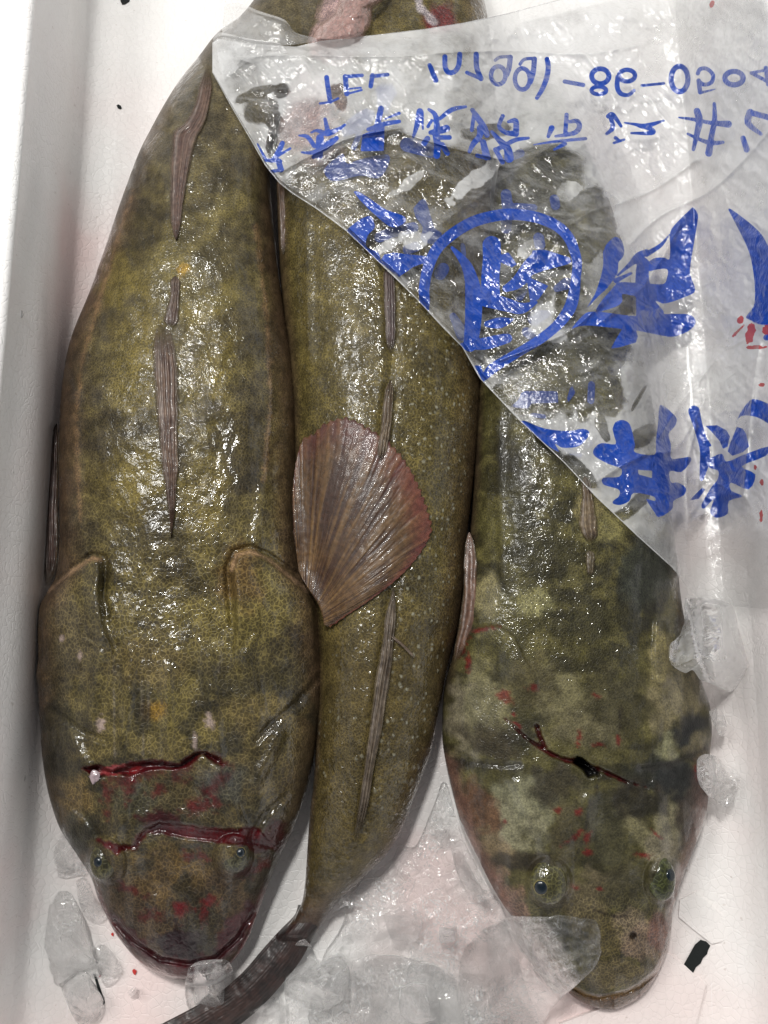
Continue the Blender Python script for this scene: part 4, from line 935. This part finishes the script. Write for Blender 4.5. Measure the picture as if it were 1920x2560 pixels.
INK = [ # (crop frame, kind, points, widths)
 (C_A, 's', [(875, 535), (885, 610), (900, 700)], 34), (C_A, 's', [(830, 715), (900, 704), (955, 680)], 17), (C_A, 's', [(1004, 530), (1015, 648)], 36), (C_A, 's', [(1000, 530), (1120, 521)], 26), (C_A, 's', [(1020, 615), (1112, 606)], 13), (C_A, 's', [(1015, 650), (1118, 622)], 15), (C_A, 's', [(1185, 528), (1297, 516)], 26), (C_A, 's', [(1192, 520), (1180, 596)], 32), (C_A, 's', [(1592, 462), (1632, 556)], 34),
 (C_B, 's', [(245, 540), (292, 668)], 36), (C_B, 's', [(372, 470), (376, 560), (405, 602), (455, 592), (487, 540), (495, 450)], 42), (C_B, 's', [(632, 450), (636, 560), (672, 652)], 44), (C_B, 's', [(555, 602), (670, 652)], 32),
 (C_B, 'c', ell(815, 625, 60, 75), 38), (C_B, 's', [(885, 620), (905, 560), (915, 475)], 44), (C_B, 's', [(790, 500), (830, 474), (910, 470)], 28), (C_B, 'c', ell(1015, 655, 62, 88), 38), (C_B, 's', [(1080, 680), (1105, 600), (1115, 490)], 44), (C_B, 's', [(996, 532), (1032, 492), (1110, 484)], 28),
 (C_B, 's', [(1220, 492), (1230, 560), (1215, 650), (1180, 740), (1136, 812)], [42, 44, 44, 40, 34]), (C_B, 's', [(1366, 676), (1520, 705)], 36),
 (C_B, 's', [(165, 925), (140, 1040), (110, 1138)], [56, 44, 22]), (C_B, 's', [(182, 930), (190, 1070)], [30, 16]), (C_B, 's', [(238, 908), (290, 950), (306, 1040), (300, 1120), (310, 1200), (305, 1290)], [24, 40, 50, 60, 55, 56]), (C_B, 's', [(330, 985), (430, 910), (545, 885)], [30, 40, 24]), (C_B, 's', [(232, 1050), (262, 1000)], 28), (C_B, 's', [(255, 1100), (340, 1080), (385, 1065)], [40, 60, 60]), (C_B, 's', [(200, 1190), (228, 1150)], 48), (C_B, 's', [(300, 1140), (410, 1140)], 40), (C_B, 's', [(350, 1200), (392, 1270)], 44),
 (C_B, 's', [(600, 912), (650, 985), (700, 1060), (722, 1120)], [36, 50, 50, 46]), (C_B, 's', [(612, 960), (596, 1080)], 32), (C_B, 's', [(662, 1060), (660, 1130), (610, 1190), (576, 1258)], [50, 50, 46, 30]), (C_B, 's', [(690, 1180), (718, 1298)], [50, 64]), (C_B, 's', [(640, 1290), (738, 1312)], 34),
 (C_B, 's', [(852, 962), (822, 1050), (880, 1100), (950, 1108)], [36, 34, 40, 50]), (C_B, 's', [(900, 1010), (960, 1005), (962, 1110)], [26, 46, 50]), (C_B, 's', [(760, 1092), (830, 1170), (890, 1230), (905, 1310)], [26, 50, 64, 80]), (C_B, 's', [(1066, 1145), (960, 1160), (880, 1200), (800, 1242)], [24, 36, 40, 40]), (C_B, 's', [(792, 1240), (850, 1345)], 40),
 (C_B, 's', [(1258, 1062), (1230, 1132)], [50, 30]), (C_B, 's', [(1382, 952), (1376, 1040), (1370, 1120)], 36), (C_B, 's', [(1410, 1010), (1470, 1005), (1488, 1055), (1440, 1105), (1290, 1130)], [30, 40, 44, 40, 22]), (C_B, 's', [(1110, 1200), (1300, 1172), (1540, 1150)], [10, 24, 28]), (C_B, 's', [(1368, 1192), (1280, 1240)], [36, 20]),
 (C_C, 'c', ell(268, 632, 72, 62), 42), (C_C, 'c', ell(256, 750, 62, 32), 34), (C_C, 'c', ell(490, 627, 66, 48), 38), (C_C, 's', [(412, 640), (408, 720), (436, 775), (500, 788), (548, 750)], [40, 42, 40, 32, 30]), (C_C, 's', [(612, 710), (795, 692)], 24),
 (C_C, 'c', ell(925, 655, 70, 106), 44), (C_C, 's', [(1076, 610), (1096, 574), (1150, 570), (1202, 620), (1190, 682), (1130, 702), (1086, 676)], 34), (C_C, 's', [(1084, 668), (1096, 765)], 38), (C_C, 's', [(1096, 770), (1222, 740)], [26, 10]), (C_C, 'c', ell(1377, 648, 76, 56), 44), (C_C, 's', [(1520, 605), (1700, 700)], 30), (C_C, 's', [(1530, 602), (1700, 570)], 24), (C_C, 's', [(1640, 562), (1660, 700)], 36),
 (C_C, 's', [(332, 965), (372, 952), (440, 1046)], [36, 40, 26]), (C_C, 's', [(356, 985), (372, 1060), (320, 1110)], [34, 40, 26]), (C_C, 's', [(394, 1145), (428, 1166)], [34, 20]), (C_C, 's', [(380, 1186), (466, 1158)], 22), (C_C, 's', [(470, 1018), (560, 1032), (640, 1046), (795, 1000)], [14, 26, 44, 18]), (C_C, 's', [(620, 1050), (700, 1078), (690, 1104), (525, 1104)], [30, 36, 36, 20]),
 (C_C, 's', [(920, 975), (1040, 990), (1180, 1018), (1330, 1030)], [14, 30, 34, 60]), (C_C, 's', [(1070, 922), (1090, 1000), (1070, 1110), (1040, 1240)], [56, 60, 48, 30]), (C_C, 's', [(1214, 860), (1216, 1000), (1192, 1120), (1168, 1270)], [30, 44, 48, 60]), (C_C, 's', [(994, 1110), (1100, 1160), (1190, 1186), (1285, 1180)], [22, 30, 40, 28]),
 (C_C, 's', [(1512, 930), (1492, 1020), (1600, 1112)], [56, 52, 30]), (C_C, 's', [(1504, 930), (1720, 990)], 48), (C_C, 's', [(1452, 1146), (1482, 1240)], [44, 52]),
 (C_D, 's', [(440, 655), (390, 760), (330, 840)], [50, 60, 40]), (C_D, 's', [(520, 710), (400, 785)], 26), (C_D, 's', [(262, 830), (420, 842)], 38), (C_D, 's', [(400, 842), (425, 930)], 60), (C_D, 's', [(315, 950), (440, 930)], 36), (C_D, 's', [(180, 660), (270, 830)], [16, 34]),
 (C_D, 's', [(882, 405), (912, 545)], [36, 56]), (C_D, 's', [(740, 545), (800, 524), (900, 555), (1020, 510), (1090, 462)], [22, 34, 60, 40, 24]), (C_D, 's', [(615, 576), (700, 590), (770, 685)], [20, 44, 46]), (C_D, 's', [(640, 750), (760, 752), (880, 690), (1000, 605)], [20, 44, 80, 50]), (C_D, 's', [(830, 600), (820, 780)], 80), (C_D, 's', [(760, 800), (790, 780)], 40),
 (C_D, 's', [(1462, 295), (1420, 480)], 62), (C_D, 's', [(1330, 512), (1500, 455), (1650, 430)], [40, 50, 40]), (C_D, 's', [(1650, 345), (1500, 405)], [34, 16]), (C_D, 'p', [(1270, 565), (1500, 475), (1490, 735), (1250, 738)], 0),
 (C_E, 'p', [(180, 330), (240, 330), (420, 450), (530, 520), (700, 580), (720, 640), (640, 690), (560, 690), (450, 610), (280, 450)], 0), (C_E, 'p', [(95, 740), (200, 650), (300, 592), (370, 590), (400, 700), (330, 780), (310, 890), (380, 935), (440, 960), (455, 1070), (300, 960)], 0), (C_E, 'p', [(455, 1060), (500, 980), (600, 960), (950, 1000), (930, 1060), (800, 1110), (650, 1215)], 0),
 (C_F, 's', [(190, 1010), (203, 900), (200, 800), (230, 640), (300, 480), (420, 360), (600, 250), (800, 195), (950, 185), (1130, 210), (1300, 280), (1400, 380), (1450, 500), (1470, 600), (1458, 720), (1440, 860), (1400, 980), (1300, 1110), (1150, 1230), (1000, 1320), (850, 1410), (760, 1470), (700, 1540)], [90, 88, 88, 90, 92, 94, 94, 94, 94, 92, 90, 88, 84, 78, 80, 96, 100, 84, 80, 74, 80, 84, 50]),
 (C_F, 's', [(432, 462), (540, 590), (590, 720), (610, 850), (610, 1000), (600, 1150), (580, 1270)], [26, 80, 110, 140, 140, 130, 110]), (C_F, 's', [(760, 440), (762, 560), (750, 700), (750, 870)], [150, 150, 150, 160]), (C_F, 's', [(720, 890), (900, 940), (1010, 965), (1130, 915)], [130, 110, 90, 24]), (C_F, 'p', [(1050, 700), (1230, 778), (1150, 890), (1080, 915)], 0), (C_F, 'p', [(780, 540), (900, 500), (970, 600), (930, 625), (850, 590)], 0),
 (C_F, 's', [(880, 800), (985, 740), (1080, 610), (1160, 540)], [60, 110, 120, 120]), (C_F, 'p', [(1100, 485), (1200, 478), (1410, 545), (1422, 580), (1390, 600), (1200, 650), (1060, 700)], 0), (C_F, 's', [(722, 1095), (830, 1085), (945, 1055)], [50, 90, 10]), (C_F, 's', [(520, 1275), (700, 1258), (870, 1218), (905, 1212)], [50, 100, 84, 50]), (C_F, 'p', [(615, 1438), (670, 1440), (690, 1500), (700, 1590), (680, 1560)], 0),
 (C_G, 'p', [(530, 620), (560, 550), (610, 495), (660, 465), (720, 500), (750, 600), (735, 675), (690, 730), (680, 830), (600, 960), (560, 1010), (480, 1080), (350, 1215), (440, 1070), (500, 900), (530, 760)], 0), (C_G, 's', [(680, 865), (800, 760), (900, 670), (980, 612)], [18, 46, 90, 40]), (C_G, 's', [(980, 645), (1130, 550), (1215, 440)], [56, 40, 10]), (C_G, 's', [(660, 920), (820, 842)], [50, 26]), (C_G, 's', [(945, 745), (935, 900), (960, 1100), (960, 1280)], [130, 140, 180, 170]),
 (C_G, 'p', [(1460, 155), (1510, 220), (1510, 300), (1460, 600), (1430, 800), (1440, 880), (1485, 1020), (1400, 1080), (1180, 1155), (1080, 1130), (860, 1080), (730, 1060), (730, 1130), (660, 1190), (460, 1240), (520, 1120), (600, 1030), (660, 960), (720, 935), (850, 940), (1000, 950), (1150, 955), (1190, 900), (1195, 800), (1080, 805), (1000, 820), (980, 760), (1050, 690), (1160, 680), (1215, 700), (1225, 600), (1225, 420), (1300, 310)], 0),
 (C_G, 'p', [(190, 1430), (290, 1310), (380, 1245), (560, 1250), (840, 1285), (1000, 1270), (1280, 1265), (1420, 1270), (1485, 1320), (1480, 1380), (1400, 1450), (1250, 1500), (1100, 1480), (900, 1440), (730, 1420), (400, 1385), (270, 1395)], 0), (C_G, 'p', [(740, 1400), (870, 1430), (890, 1500), (870, 1560), (700, 1610), (610, 1625), (660, 1530)], 0), (C_G, 'p', [(1060, 1120), (1160, 1240), (1150, 1290), (900, 1290)], 0),
 (C_H, 'p', [(1245, 180), (1280, 180), (1480, 330), (1600, 450), (1700, 600), (1960, 700), (1960, 1380), (1700, 1380), (1560, 1370), (1480, 1330), (1430, 1300), (1480, 1230), (1520, 1150), (1520, 950), (1490, 730), (1450, 590), (1370, 420)], 0), (C_H, 's', [(1640, 1510), (1720, 1480)], 60),
 (C_I, 'p', [(225, 630), (290, 620), (480, 700), (640, 740), (900, 760), (1090, 730), (1180, 780), (1120, 900), (1000, 980), (800, 990), (700, 930), (760, 1050), (560, 930), (380, 770)], 0),
 (C_J, 'p', [(315, 460), (340, 400), (400, 380), (460, 410), (490, 500), (510, 600), (510, 660), (680, 680), (690, 560), (710, 400), (720, 265), (750, 255), (810, 300), (870, 370), (850, 440), (800, 500), (820, 600), (820, 710), (900, 710), (985, 700), (990, 740), (910, 830), (810, 820), (820, 920), (880, 920), (950, 970), (930, 1030), (840, 1080), (830, 1150), (720, 1220), (680, 1180), (620, 1090), (610, 1060), (680, 1080), (670, 1040), (500, 1010), (460, 1080), (380, 1115), (315, 1100), (330, 1070), (370, 1040), (370, 980), (240, 940), (235, 880), (375, 870), (390, 800), (280, 760), (160, 690), (155, 630), (220, 580), (340, 590), (330, 520)], 0),
 (C_J, 's', [(1020, 305), (1060, 450), (1110, 620), (1110, 750), (1085, 890)], [100, 80, 84, 80, 36]), (C_J, 's', [(1110, 540), (1160, 600)], [40, 20]), (C_J, 'p', [(975, 1078), (1090, 965), (1118, 980), (1060, 1060)], 0), (C_J, 'p', [(1118, 430), (1220, 425), (1300, 470), (1330, 520), (1310, 610), (1270, 630), (1240, 560), (1160, 470)], 0), (C_J, 'p', [(1390, 440), (1440, 455), (1470, 500), (1495, 610), (1440, 660), (1350, 690), (1310, 650), (1340, 560)], 0),
 (C_J, 'p', [(1140, 720), (1260, 670), (1300, 740), (1450, 680), (1660, 610), (1640, 690), (1430, 780), (1550, 850), (1490, 980), (1340, 920), (1340, 990), (1440, 1040), (1320, 1080), (1310, 1190), (1210, 1225), (1160, 1180), (1170, 1130), (1190, 1060), (1110, 1145), (1085, 1110), (1170, 960), (1220, 900), (1230, 820), (1150, 790)], 0), (C_J, 'p', [(1370, 430), (1420, 320), (1500, 212), (1570, 205), (1660, 240), (1760, 300), (1760, 460), (1660, 410), (1560, 355), (1430, 345)], 0)]
HOLES = [(C_J, [(535, 810), (660, 818), (656, 882), (540, 850)]), (C_F, [(842, 595), (960, 640), (930, 700), (840, 740)]), (C_G, [(780, 1085), (840, 1070), (870, 1170), (800, 1290), (730, 1240)])]
INKB = [(C_D, 'p', [(1400, 90), (1470, 30), (1580, 40), (1630, 130), (1560, 240), (1530, 360), (1430, 330), (1420, 170)], 0), (C_D, 'p', [(1100, 430), (1200, 350), (1320, 290), (1400, 370), (1340, 500), (1060, 600)], 0), (C_D, 'p', [(865, 930), (960, 830), (1070, 760), (1090, 840), (1130, 870), (1220, 830), (1530, 770), (1530, 900), (1430, 1020), (1250, 990), (1000, 1050), (900, 1010)], 0), (C_D, 's', [(1240, 560), (1180, 700)], 60),
 (C_E, 'p', [(800, 500), (900, 400), (950, 470), (1020, 700), (1100, 760), (1030, 870), (880, 830), (900, 700), (830, 600)], 0), (C_E, 's', [(450, 800), (620, 740), (800, 700)], 110), (C_E, 's', [(740, 930), (830, 900)], 100), (C_E, 's', [(1080, 1180), (1110, 1130)], 130),
 (C_F, 's', [(880, 20), (890, 140), (880, 300)], 90), (C_F, 's', [(960, 120), (1110, 130)], 60), (C_F, 's', [(1280, 60), (1290, 110)], 80), (C_F, 's', [(1150, 380), (1160, 440)], 90), (C_F, 's', [(1120, 1040), (1220, 1010)], [130, 60]), (C_F, 's', [(1380, 760), (1300, 800)], [100, 60]), (C_F, 's', [(440, 1030), (520, 1180)], [60, 110]), (C_F, 's', [(1050, 1160), (1100, 1200)], 80), (C_F, 's', [(990, 870), (1020, 820)], 70), (C_F, 's', [(520, 440), (530, 520)], 40),
 (C_I, 'p', [(240, 230), (300, 205), (740, 210), (750, 370), (380, 380), (330, 450), (80, 430), (200, 330)], 0), (C_I, 'p', [(910, 170), (940, 130), (990, 230), (900, 350), (850, 380)], 0), (C_I, 's', [(1210, 120), (1200, 340)], 100), (C_I, 's', [(830, 1010), (1050, 1090)], 70), (C_I, 's', [(1130, 960), (1190, 920)], 90), (C_I, 's', [(400, 540), (560, 560)], 60),
 (C_A, 's', [(1180, 790), (1100, 860), (1000, 900)], [60, 80, 50]), (C_B, 's', [(60, 1200), (260, 1250)], 120), (C_B, 's', [(1000, 1270), (900, 1310)], 70)]
def ink_field(X, Y, items):
    D = np.full(X.shape, -40.0)
    for fr, kind, P, W in items:
        _, ox, oy, k = fr
        Q = [(ox + x * k, oy + y * k) for x, y in P]
        xs = [q[0] for q in Q]; yy = [q[1] for q in Q]
        mw = (max(W) if isinstance(W, list) else W) * k / 2 + 30
        sel = (X > min(xs) - mw) & (X < max(xs) + mw) & (Y > min(yy) - mw) & (Y < max(yy) + mw)
        if not sel.any(): continue
        if kind == 'p': d = sdf_poly(X[sel], Y[sel], [tuple(q) for q in (smooth_line(np.array(Q + [Q[0]]), 3)[:-1] if len(Q) > 8 else Q)])
        else:
            if isinstance(W, list):
                QW = smooth_line(np.array([(q[0], q[1], w * k) for q, w in zip(Q, W)]), 4) if len(Q) > 2 else np.array([(q[0], q[1], w * k) for q, w in zip(Q, W)])
                d = sdf_stroke(X[sel], Y[sel], [tuple(r[:2]) for r in QW], [float(r[2]) for r in QW])
            else:
                Qs = smooth_line(np.array(Q), 4) if (len(Q) > 2 and kind == 's') else Q
                d = sdf_stroke(X[sel], Y[sel], [tuple(r[:2]) for r in Qs], W * k)
        D[sel] = np.maximum(D[sel], d)
    return D

bag = thing('plastic_bag', 'crumpled clear plastic bag with mirrored blue Japanese print draped over the fish', 'plastic bag', tuple(float(v) for v in unproj(1300, 700, 0.0)))
HB = hblur(hdilate(HFISH, 6), 10, 3)
gx, gy = np.meshgrid(HX0 + HS * np.arange(HW), HY0 + HS * np.arange(HH))
WALLZ = np.clip((gx - right_floor(gy) + 6) / (right_rim(gy) - right_floor(gy)), 0, 1.3) * WALL_H + .006 * sstep(-90, -10, gx - right_floor(gy))
HB = np.maximum(HB, WALLZ)
HBAG = np.maximum(HB, hdilate(HFISH, 2)) ; HBAG = np.maximum(np.maximum(hblur(HBAG, 3, 2), hdilate(HFISH, 2)), WALLZ + .002 * (WALLZ > 0))
def crease(X, Y, P, w, h, one=False):
    d = np.full(X.shape, 1e9)
    P = [tuple(p) for p in smooth_line(np.array(P, float), 5)]
    for i in range(len(P) - 1):
        dd, _ = seg_dist(X, Y, P[i], P[i + 1]); d = np.minimum(d, dd)
    return h * np.exp(-np.abs(d) / w)
def film_sheet(name, nx, nv, dz, wr, mat, items, back=False):
    x = np.linspace(531, 1985, nx); v = np.linspace(0, 1, nv)
    X = np.broadcast_to(x[:, None], (nx, nv)); Y = TOP(x)[:, None] * (1 - v) + BOT(x)[:, None] * v
    Y = Y + 0
    base = np.maximum(hget(HBAG, X, Y), .006)
    W = 0
    W = W + .0042 * wr * ridged(X / 150 + .3 * fbm(X / 80, Y / 80, 2, 3), Y / 210 + X / 500, 3, 51)
    W = W + .0022 * wr * ridged((X + Y) / 90, (X - Y) / 45, 3, 57)
    W = W + .0006 * wr * ridged(X / 22, Y / 28, 2, 59) + .0030 * wr * ridged((X + .8 * Y) / 260 + .8 * fbm(X / 120, Y / 120, 2, 4), (X - .8 * Y) / 120 + .9 * fbm(X / 90, Y / 90, 3, 14), 2, 93) ** 3
    for P, w, h in [([(1579, 607), (1650, 540), (1770, 480), (1850, 410), (1930, 320)], 9, .005), ([(1423, 564), (1480, 528), (1539, 512), (1640, 470), (1741, 399)], 8, .005), ([(1100, 560), (1200, 490), (1300, 420), (1400, 350)], 14, .004),
                    ([(590, 150), (700, 138), (960, 142), (1150, 130), (1300, 128), (1460, 135), (1600, 112)], 14, .0030), ([(560, 190), (640, 130), (780, 120)], 12, .002), ([(700, 430), (860, 350), (1000, 320)], 7, .004), ([(1000, 330), (1130, 370), (1260, 400)], 6, .003),
                    ([(1480, 1210), (1600, 1140), (1690, 1120), (1760, 1000)], 8, .004), ([(1712, 1460), (1720, 1300), (1715, 1180), (1740, 1060)], 6, .004), ([(1650, 1090), (1700, 1010), (1790, 900)], 8, .004), ([(1300, 940), (1380, 980), (1470, 960)], 6, .003), ([(1510, 800), (1620, 700), (1700, 560)], 9, .004), ([(1860, 1240), (1880, 1000), (1900, 860)], 9, .005), ([(1250, 900), (1420, 830), (1500, 760)], 7, .004)]:
        W = W + crease(X, Y, P, w, h * wr)
    Z = np.maximum(base + W * (.35 + .65 * sstep(0, .06, v)[None] * sstep(1, .97, v)[None]), hget(hdilate(HFISH, 1), X, Y) + .0006) + dz
    # milky where the film stands off, clear where it clings
    hz = .62 + .55 * (fbm(X / 90, Y / 90, 3, 71) - .5)
    cling = [([(600, 395), (720, 450), (860, 372), (1000, 335), (1120, 372), (1260, 395), (1400, 365), (1440, 400), (1440, 620), (1400, 700), (1330, 720), (1250, 800), (1180, 850), (1050, 745), (900, 590), (740, 480)], -.62)]
    cling.append(([(1240, 400), (1440, 380), (1490, 560), (1550, 760), (1570, 900), (1500, 970), (1350, 1010), (1230, 900), (1180, 860), (1250, 800), (1330, 720)], -.30))
    for P, a in cling: hz = hz + a * sstep(-30, 24, sdf_poly(X, Y, P) + 40 * (fbm(X / 60, Y / 60, 3, 73) - .5))
    for b in [(690, 310, 20, 28, 0), (680, 355, 13, 48, 0), (705, 228, 22, 20, 0), (655, 270, 40, 34, 0), (640, 235, 50, 12, -20), (848, 245, 16, 30, -20), (850, 220, 8, 10, 0), (1495, 985, 60, 66, 0), (1505, 1065, 12, 40, -20), (1600, 990, 5, 42, 30), (1680, 985, 7, 16, 30), (1600, 1095, 50, 22, -30), (1595, 1255, 36, 14, -45), (1560, 1285, 34, 14, -30), (1250, 870, 60, 40, 0), (1340, 900, 70, 50, 0), (1340, 1000, 90, 40, 10), (1400, 930, 60, 40, 0), (1480, 880, 44, 60, 0), (1420, 780, 40, 60, 0), (1560, 760, 40, 30, 0), (1480, 560, 60, 80, 0), (1350, 1130, 60, 26, 30), (1700, 620, 26, 50, 10), (1450, 1180, 60, 22, 40), (1080, 780, 70, 50, 45), (1220, 330, 60, 18, -10), (1740, 1320, 40, 16, -50), (1500, 880, 60, 50, 0)]:
        hz = hz - .6 * blob(X, Y, *b, .5, .45, 30, int(b[0]) % 37)
    hz = hz - .34 * blob(X, Y, 755, 330, 62, 80, 20, .9, .5, 40, 5)
    for b in [(1020, 460, 60, 14, -35), (960, 620, 60, 14, -30), (1330, 620, 34, 22, -20), (1100, 810, 22, 60, -20), (1390, 810, 60, 60, 30), (1260, 890, 50, 20, 0), (1040, 600, 40, 26, 0), (1200, 440, 100, 20, -40), (1420, 480, 30, 30, 0)]:
        hz = hz + .6 * blob(X, Y, *b, .4, .6, 26, int(b[1]) % 37)
    if back: hz = hz * .3
    milk = np.full(X.shape, .50) - .16 * sstep(1480, 1660, X)
    milk = milk + .10 * sstep(330, 130, Y) + .06 * sstep(1640, 1740, X)  # extra milk near the top paints in glare off the wet film
    milk = milk + .25 * (fbm(X / 50, Y / 50, 4, 77) - .5)
    milk = milk - .42 * sstep(1290, 1420, Y) * sstep(1690, 1730, X)
    if back: milk = milk * .25
    ink = ink_field(X, Y, items)
    if not back:
        for fr, P in HOLES:
            ink = np.minimum(ink, -sdf_poly(X, Y, [(fr[1] + a * fr[3], fr[2] + b * fr[3]) for a, b in P]))
    # the print breaks up where the film is pinched along a crease
    br = np.zeros(X.shape)
    if not back:
        for b in [(1876, 832, 12, 26, 10), (1918, 826, 12, 12, 0), (1890, 868, 26, 5, 0), (1850, 800, 8, 10, 0), (1905, 1205, 5, 9, 0), (1888, 1168, 4, 6, 0), (1903, 1290, 4, 14, 0), (1845, 828, 26, 3, -45), (1905, 962, 8, 4, 0), (1780, 10, 5, 9, 20)]:
            br = np.maximum(br, blob(X, Y, *b, .6, .5, 9, int(b[0]) % 31))
    V = unproj(X, Y, Z)
    o = make_mesh(name, V.reshape(-1, 3), grid_faces(nx, nv), mat, bag, {'haze': np.clip(hz, 0, 1).ravel(), 'ink': ink.ravel(), 'milk': np.clip(milk, 0, 1).ravel(), 'blood': br.ravel()})
    return X, Y, Z
BX, BY, BZ = film_sheet('upper_film', 560, 520, .0024, 1.0, M_FILM, INK)
film_sheet('lower_film', 300, 300, .0006, .12, M_FILMB, INKB, True)
# folded front edge of the bag: a thin rolled hem
def tube(name, pts, r, mat, parent, attrs=None, n=8):
    P = np.asarray(pts, float); T = np.gradient(P, axis=0); T /= np.linalg.norm(T, axis=1, keepdims=True) + 1e-12
    up = np.array([0, 0, 1.0]); A = np.cross(T, up); A /= np.linalg.norm(A, axis=1, keepdims=True) + 1e-12; Bn = np.cross(A, T)
    a = np.linspace(0, 2 * math.pi, n, endpoint=False)
    V = P[:, None] + r * (A[:, None] * np.cos(a)[None, :, None] + Bn[:, None] * np.sin(a)[None, :, None])
    return make_mesh(name, V.reshape(-1, 3), grid_faces(len(P), n, True), mat, parent, attrs(len(P) * n) if attrs else None)
film_at = lambda hzv, mk: (lambda n: {'haze': np.full(n, hzv), 'ink': np.full(n, -40.), 'milk': np.full(n, mk), 'blood': np.zeros(n)})
edge = unproj(BX[:, -1], BY[:, -1], BZ[:, -1] - .0002)[:446]
tube('folded_edge', edge, .00032, M_FILM, bag, film_at(.5, .5))
edge = unproj(BX[:, 0], BY[:, 0], BZ[:, 0])
tube('folded_edge', edge, .00035, M_FILM, bag, film_at(.5, .45))
# gathered corner of the bag standing up at the top left
def flap(name, st, zl, zr, ns=60, nu=40, seed=0, mk=.34):
    S = resample([tuple(map(float, r)) for r in st], ns); q = np.linspace(0, 1, nu); Q = np.broadcast_to(q, (ns, nu)); T = np.broadcast_to(np.linspace(0, 1, ns)[:, None], (ns, nu))
    P = S[:, None, 0:2] * (1 - Q[..., None]) + S[:, None, 2:4] * Q[..., None]; X, Y = P[..., 0], P[..., 1]
    Z = np.maximum(hget(HBAG, X, Y), .006) + .003 + zl * (1 - Q) + zr * Q + .004 * ridged(X / 40, Y / 60, 3, seed) + .004 * np.exp(-np.abs(Q - .08) * 22)
    n = ns * nu
    hz = .55 + .5 * (fbm(X / 30, Y / 30, 3, seed) - .5)
    return make_mesh(name, unproj(X, Y, Z).reshape(-1, 3), grid_faces(ns, nu), M_FILM, bag, {'haze': hz.ravel(), 'ink': np.full(n, -40.), 'milk': np.full(n, mk), 'blood': np.zeros(n)})
flap('gathered_corner', [(560, 14, 552, 118), (575, 9, 580, 122), (600, 8, 610, 118), (650, 28, 660, 116), (705, 46, 706, 114), (722, 60, 730, 112), (740, 82, 745, 110), (790, 95, 792, 104)], .012, .004, seed=81)
flap('gathered_corner', [(532, 95, 560, 200), (545, 82, 585, 180), (570, 84, 610, 160), (620, 96, 650, 140), (700, 108, 720, 132)], .010, .006, seed=83, mk=.40)

# water droplets on the bag
def droplets(n):
    V = []; F = []; base = 0; na, nb = 5, 10
    rng = np.random.default_rng(11); cnt = 0
    while cnt < n:
        u = rng.random()
        if u < .45: x, y = rng.uniform(720, 1500), None
        else: x, y = rng.uniform(560, 1900), None
        y = rng.uniform(TOP(x) + 8, min(TOP(x) + 120, BOT(x) - 10)) if u < .45 else rng.uniform(TOP(x) + 8, BOT(x) - 10)
        i = int(np.clip((x - 531) / (1985 - 531) * 559, 0, 559)); vv = (y - TOP(x)) / (BOT(x) - TOP(x)); j = int(np.clip(vv * 519, 0, 519))
        z = BZ[i, j]; r = .00035 * (0.7 + 1.8 * rng.random() ** 3)
        c = unproj(BX[i, j], BY[i, j], z)
        for a in np.linspace(0, math.pi * .62, na):
            for b in np.linspace(0, 2 * math.pi, nb, endpoint=False):
                V.append((c[0] + r * math.sin(a) * math.cos(b), c[1] + r * math.sin(a) * math.sin(b) * 1.25, c[2] + r * .65 * math.cos(a)))
        for a in range(na - 1):
            for b in range(nb):
                b2 = (b + 1) % nb; F.append((base + a * nb + b, base + (a + 1) * nb + b, base + (a + 1) * nb + b2, base + a * nb + b2))
        base += na * nb; cnt += 1
    o = make_mesh('water_droplets', V, F, M_DROP, bag); o['kind'] = 'stuff'; return o
droplets(420)

# crumpled pinkish plastic bag behind the printed one, at the top edge
cb = thing('crumpled_bag', 'small crumpled clear wrap with pink tint above the printed bag at top edge', 'plastic wrap', tuple(float(v) for v in unproj(860, 20, 0.0)))
def crumple(name, st, c, seed):
    ns, nu = 110, 80
    S = resample([tuple(map(float, r)) for r in st], ns); q = np.linspace(0, 1, nu); Q = np.broadcast_to(q, (ns, nu))
    P = S[:, None, 0:2] * (1 - Q[..., None]) + S[:, None, 2:4] * Q[..., None]; X, Y = P[..., 0], P[..., 1]
    Z = np.maximum(hget(HBAG, X, Y), .006) + .002 + .010 * np.sin(Q * math.pi) ** .6 + .006 * ridged(X / 34, Y / 50, 4, seed) * np.sin(Q * math.pi) ** .4
    C = np.broadcast_to(lin(c), (ns, nu, 3)) * (.85 + .3 * fbm(X / 20, Y / 20, 3, seed))[..., None]
    return make_mesh(name, unproj(X, Y, Z).reshape(-1, 3), grid_faces(ns, nu), mat_attr('wet_wrap', .25, 1.0, 300, .5, .30), cb, {'col': C.reshape(-1, 3)})
crumple('wrap_film', [(880, -60, 1010, -60), (850, -10, 960, 0), (835, 30, 934, 20), (800, 60, 930, 50), (785, 82, 920, 76), (778, 96, 890, 98)], (202, 160, 150), 91)
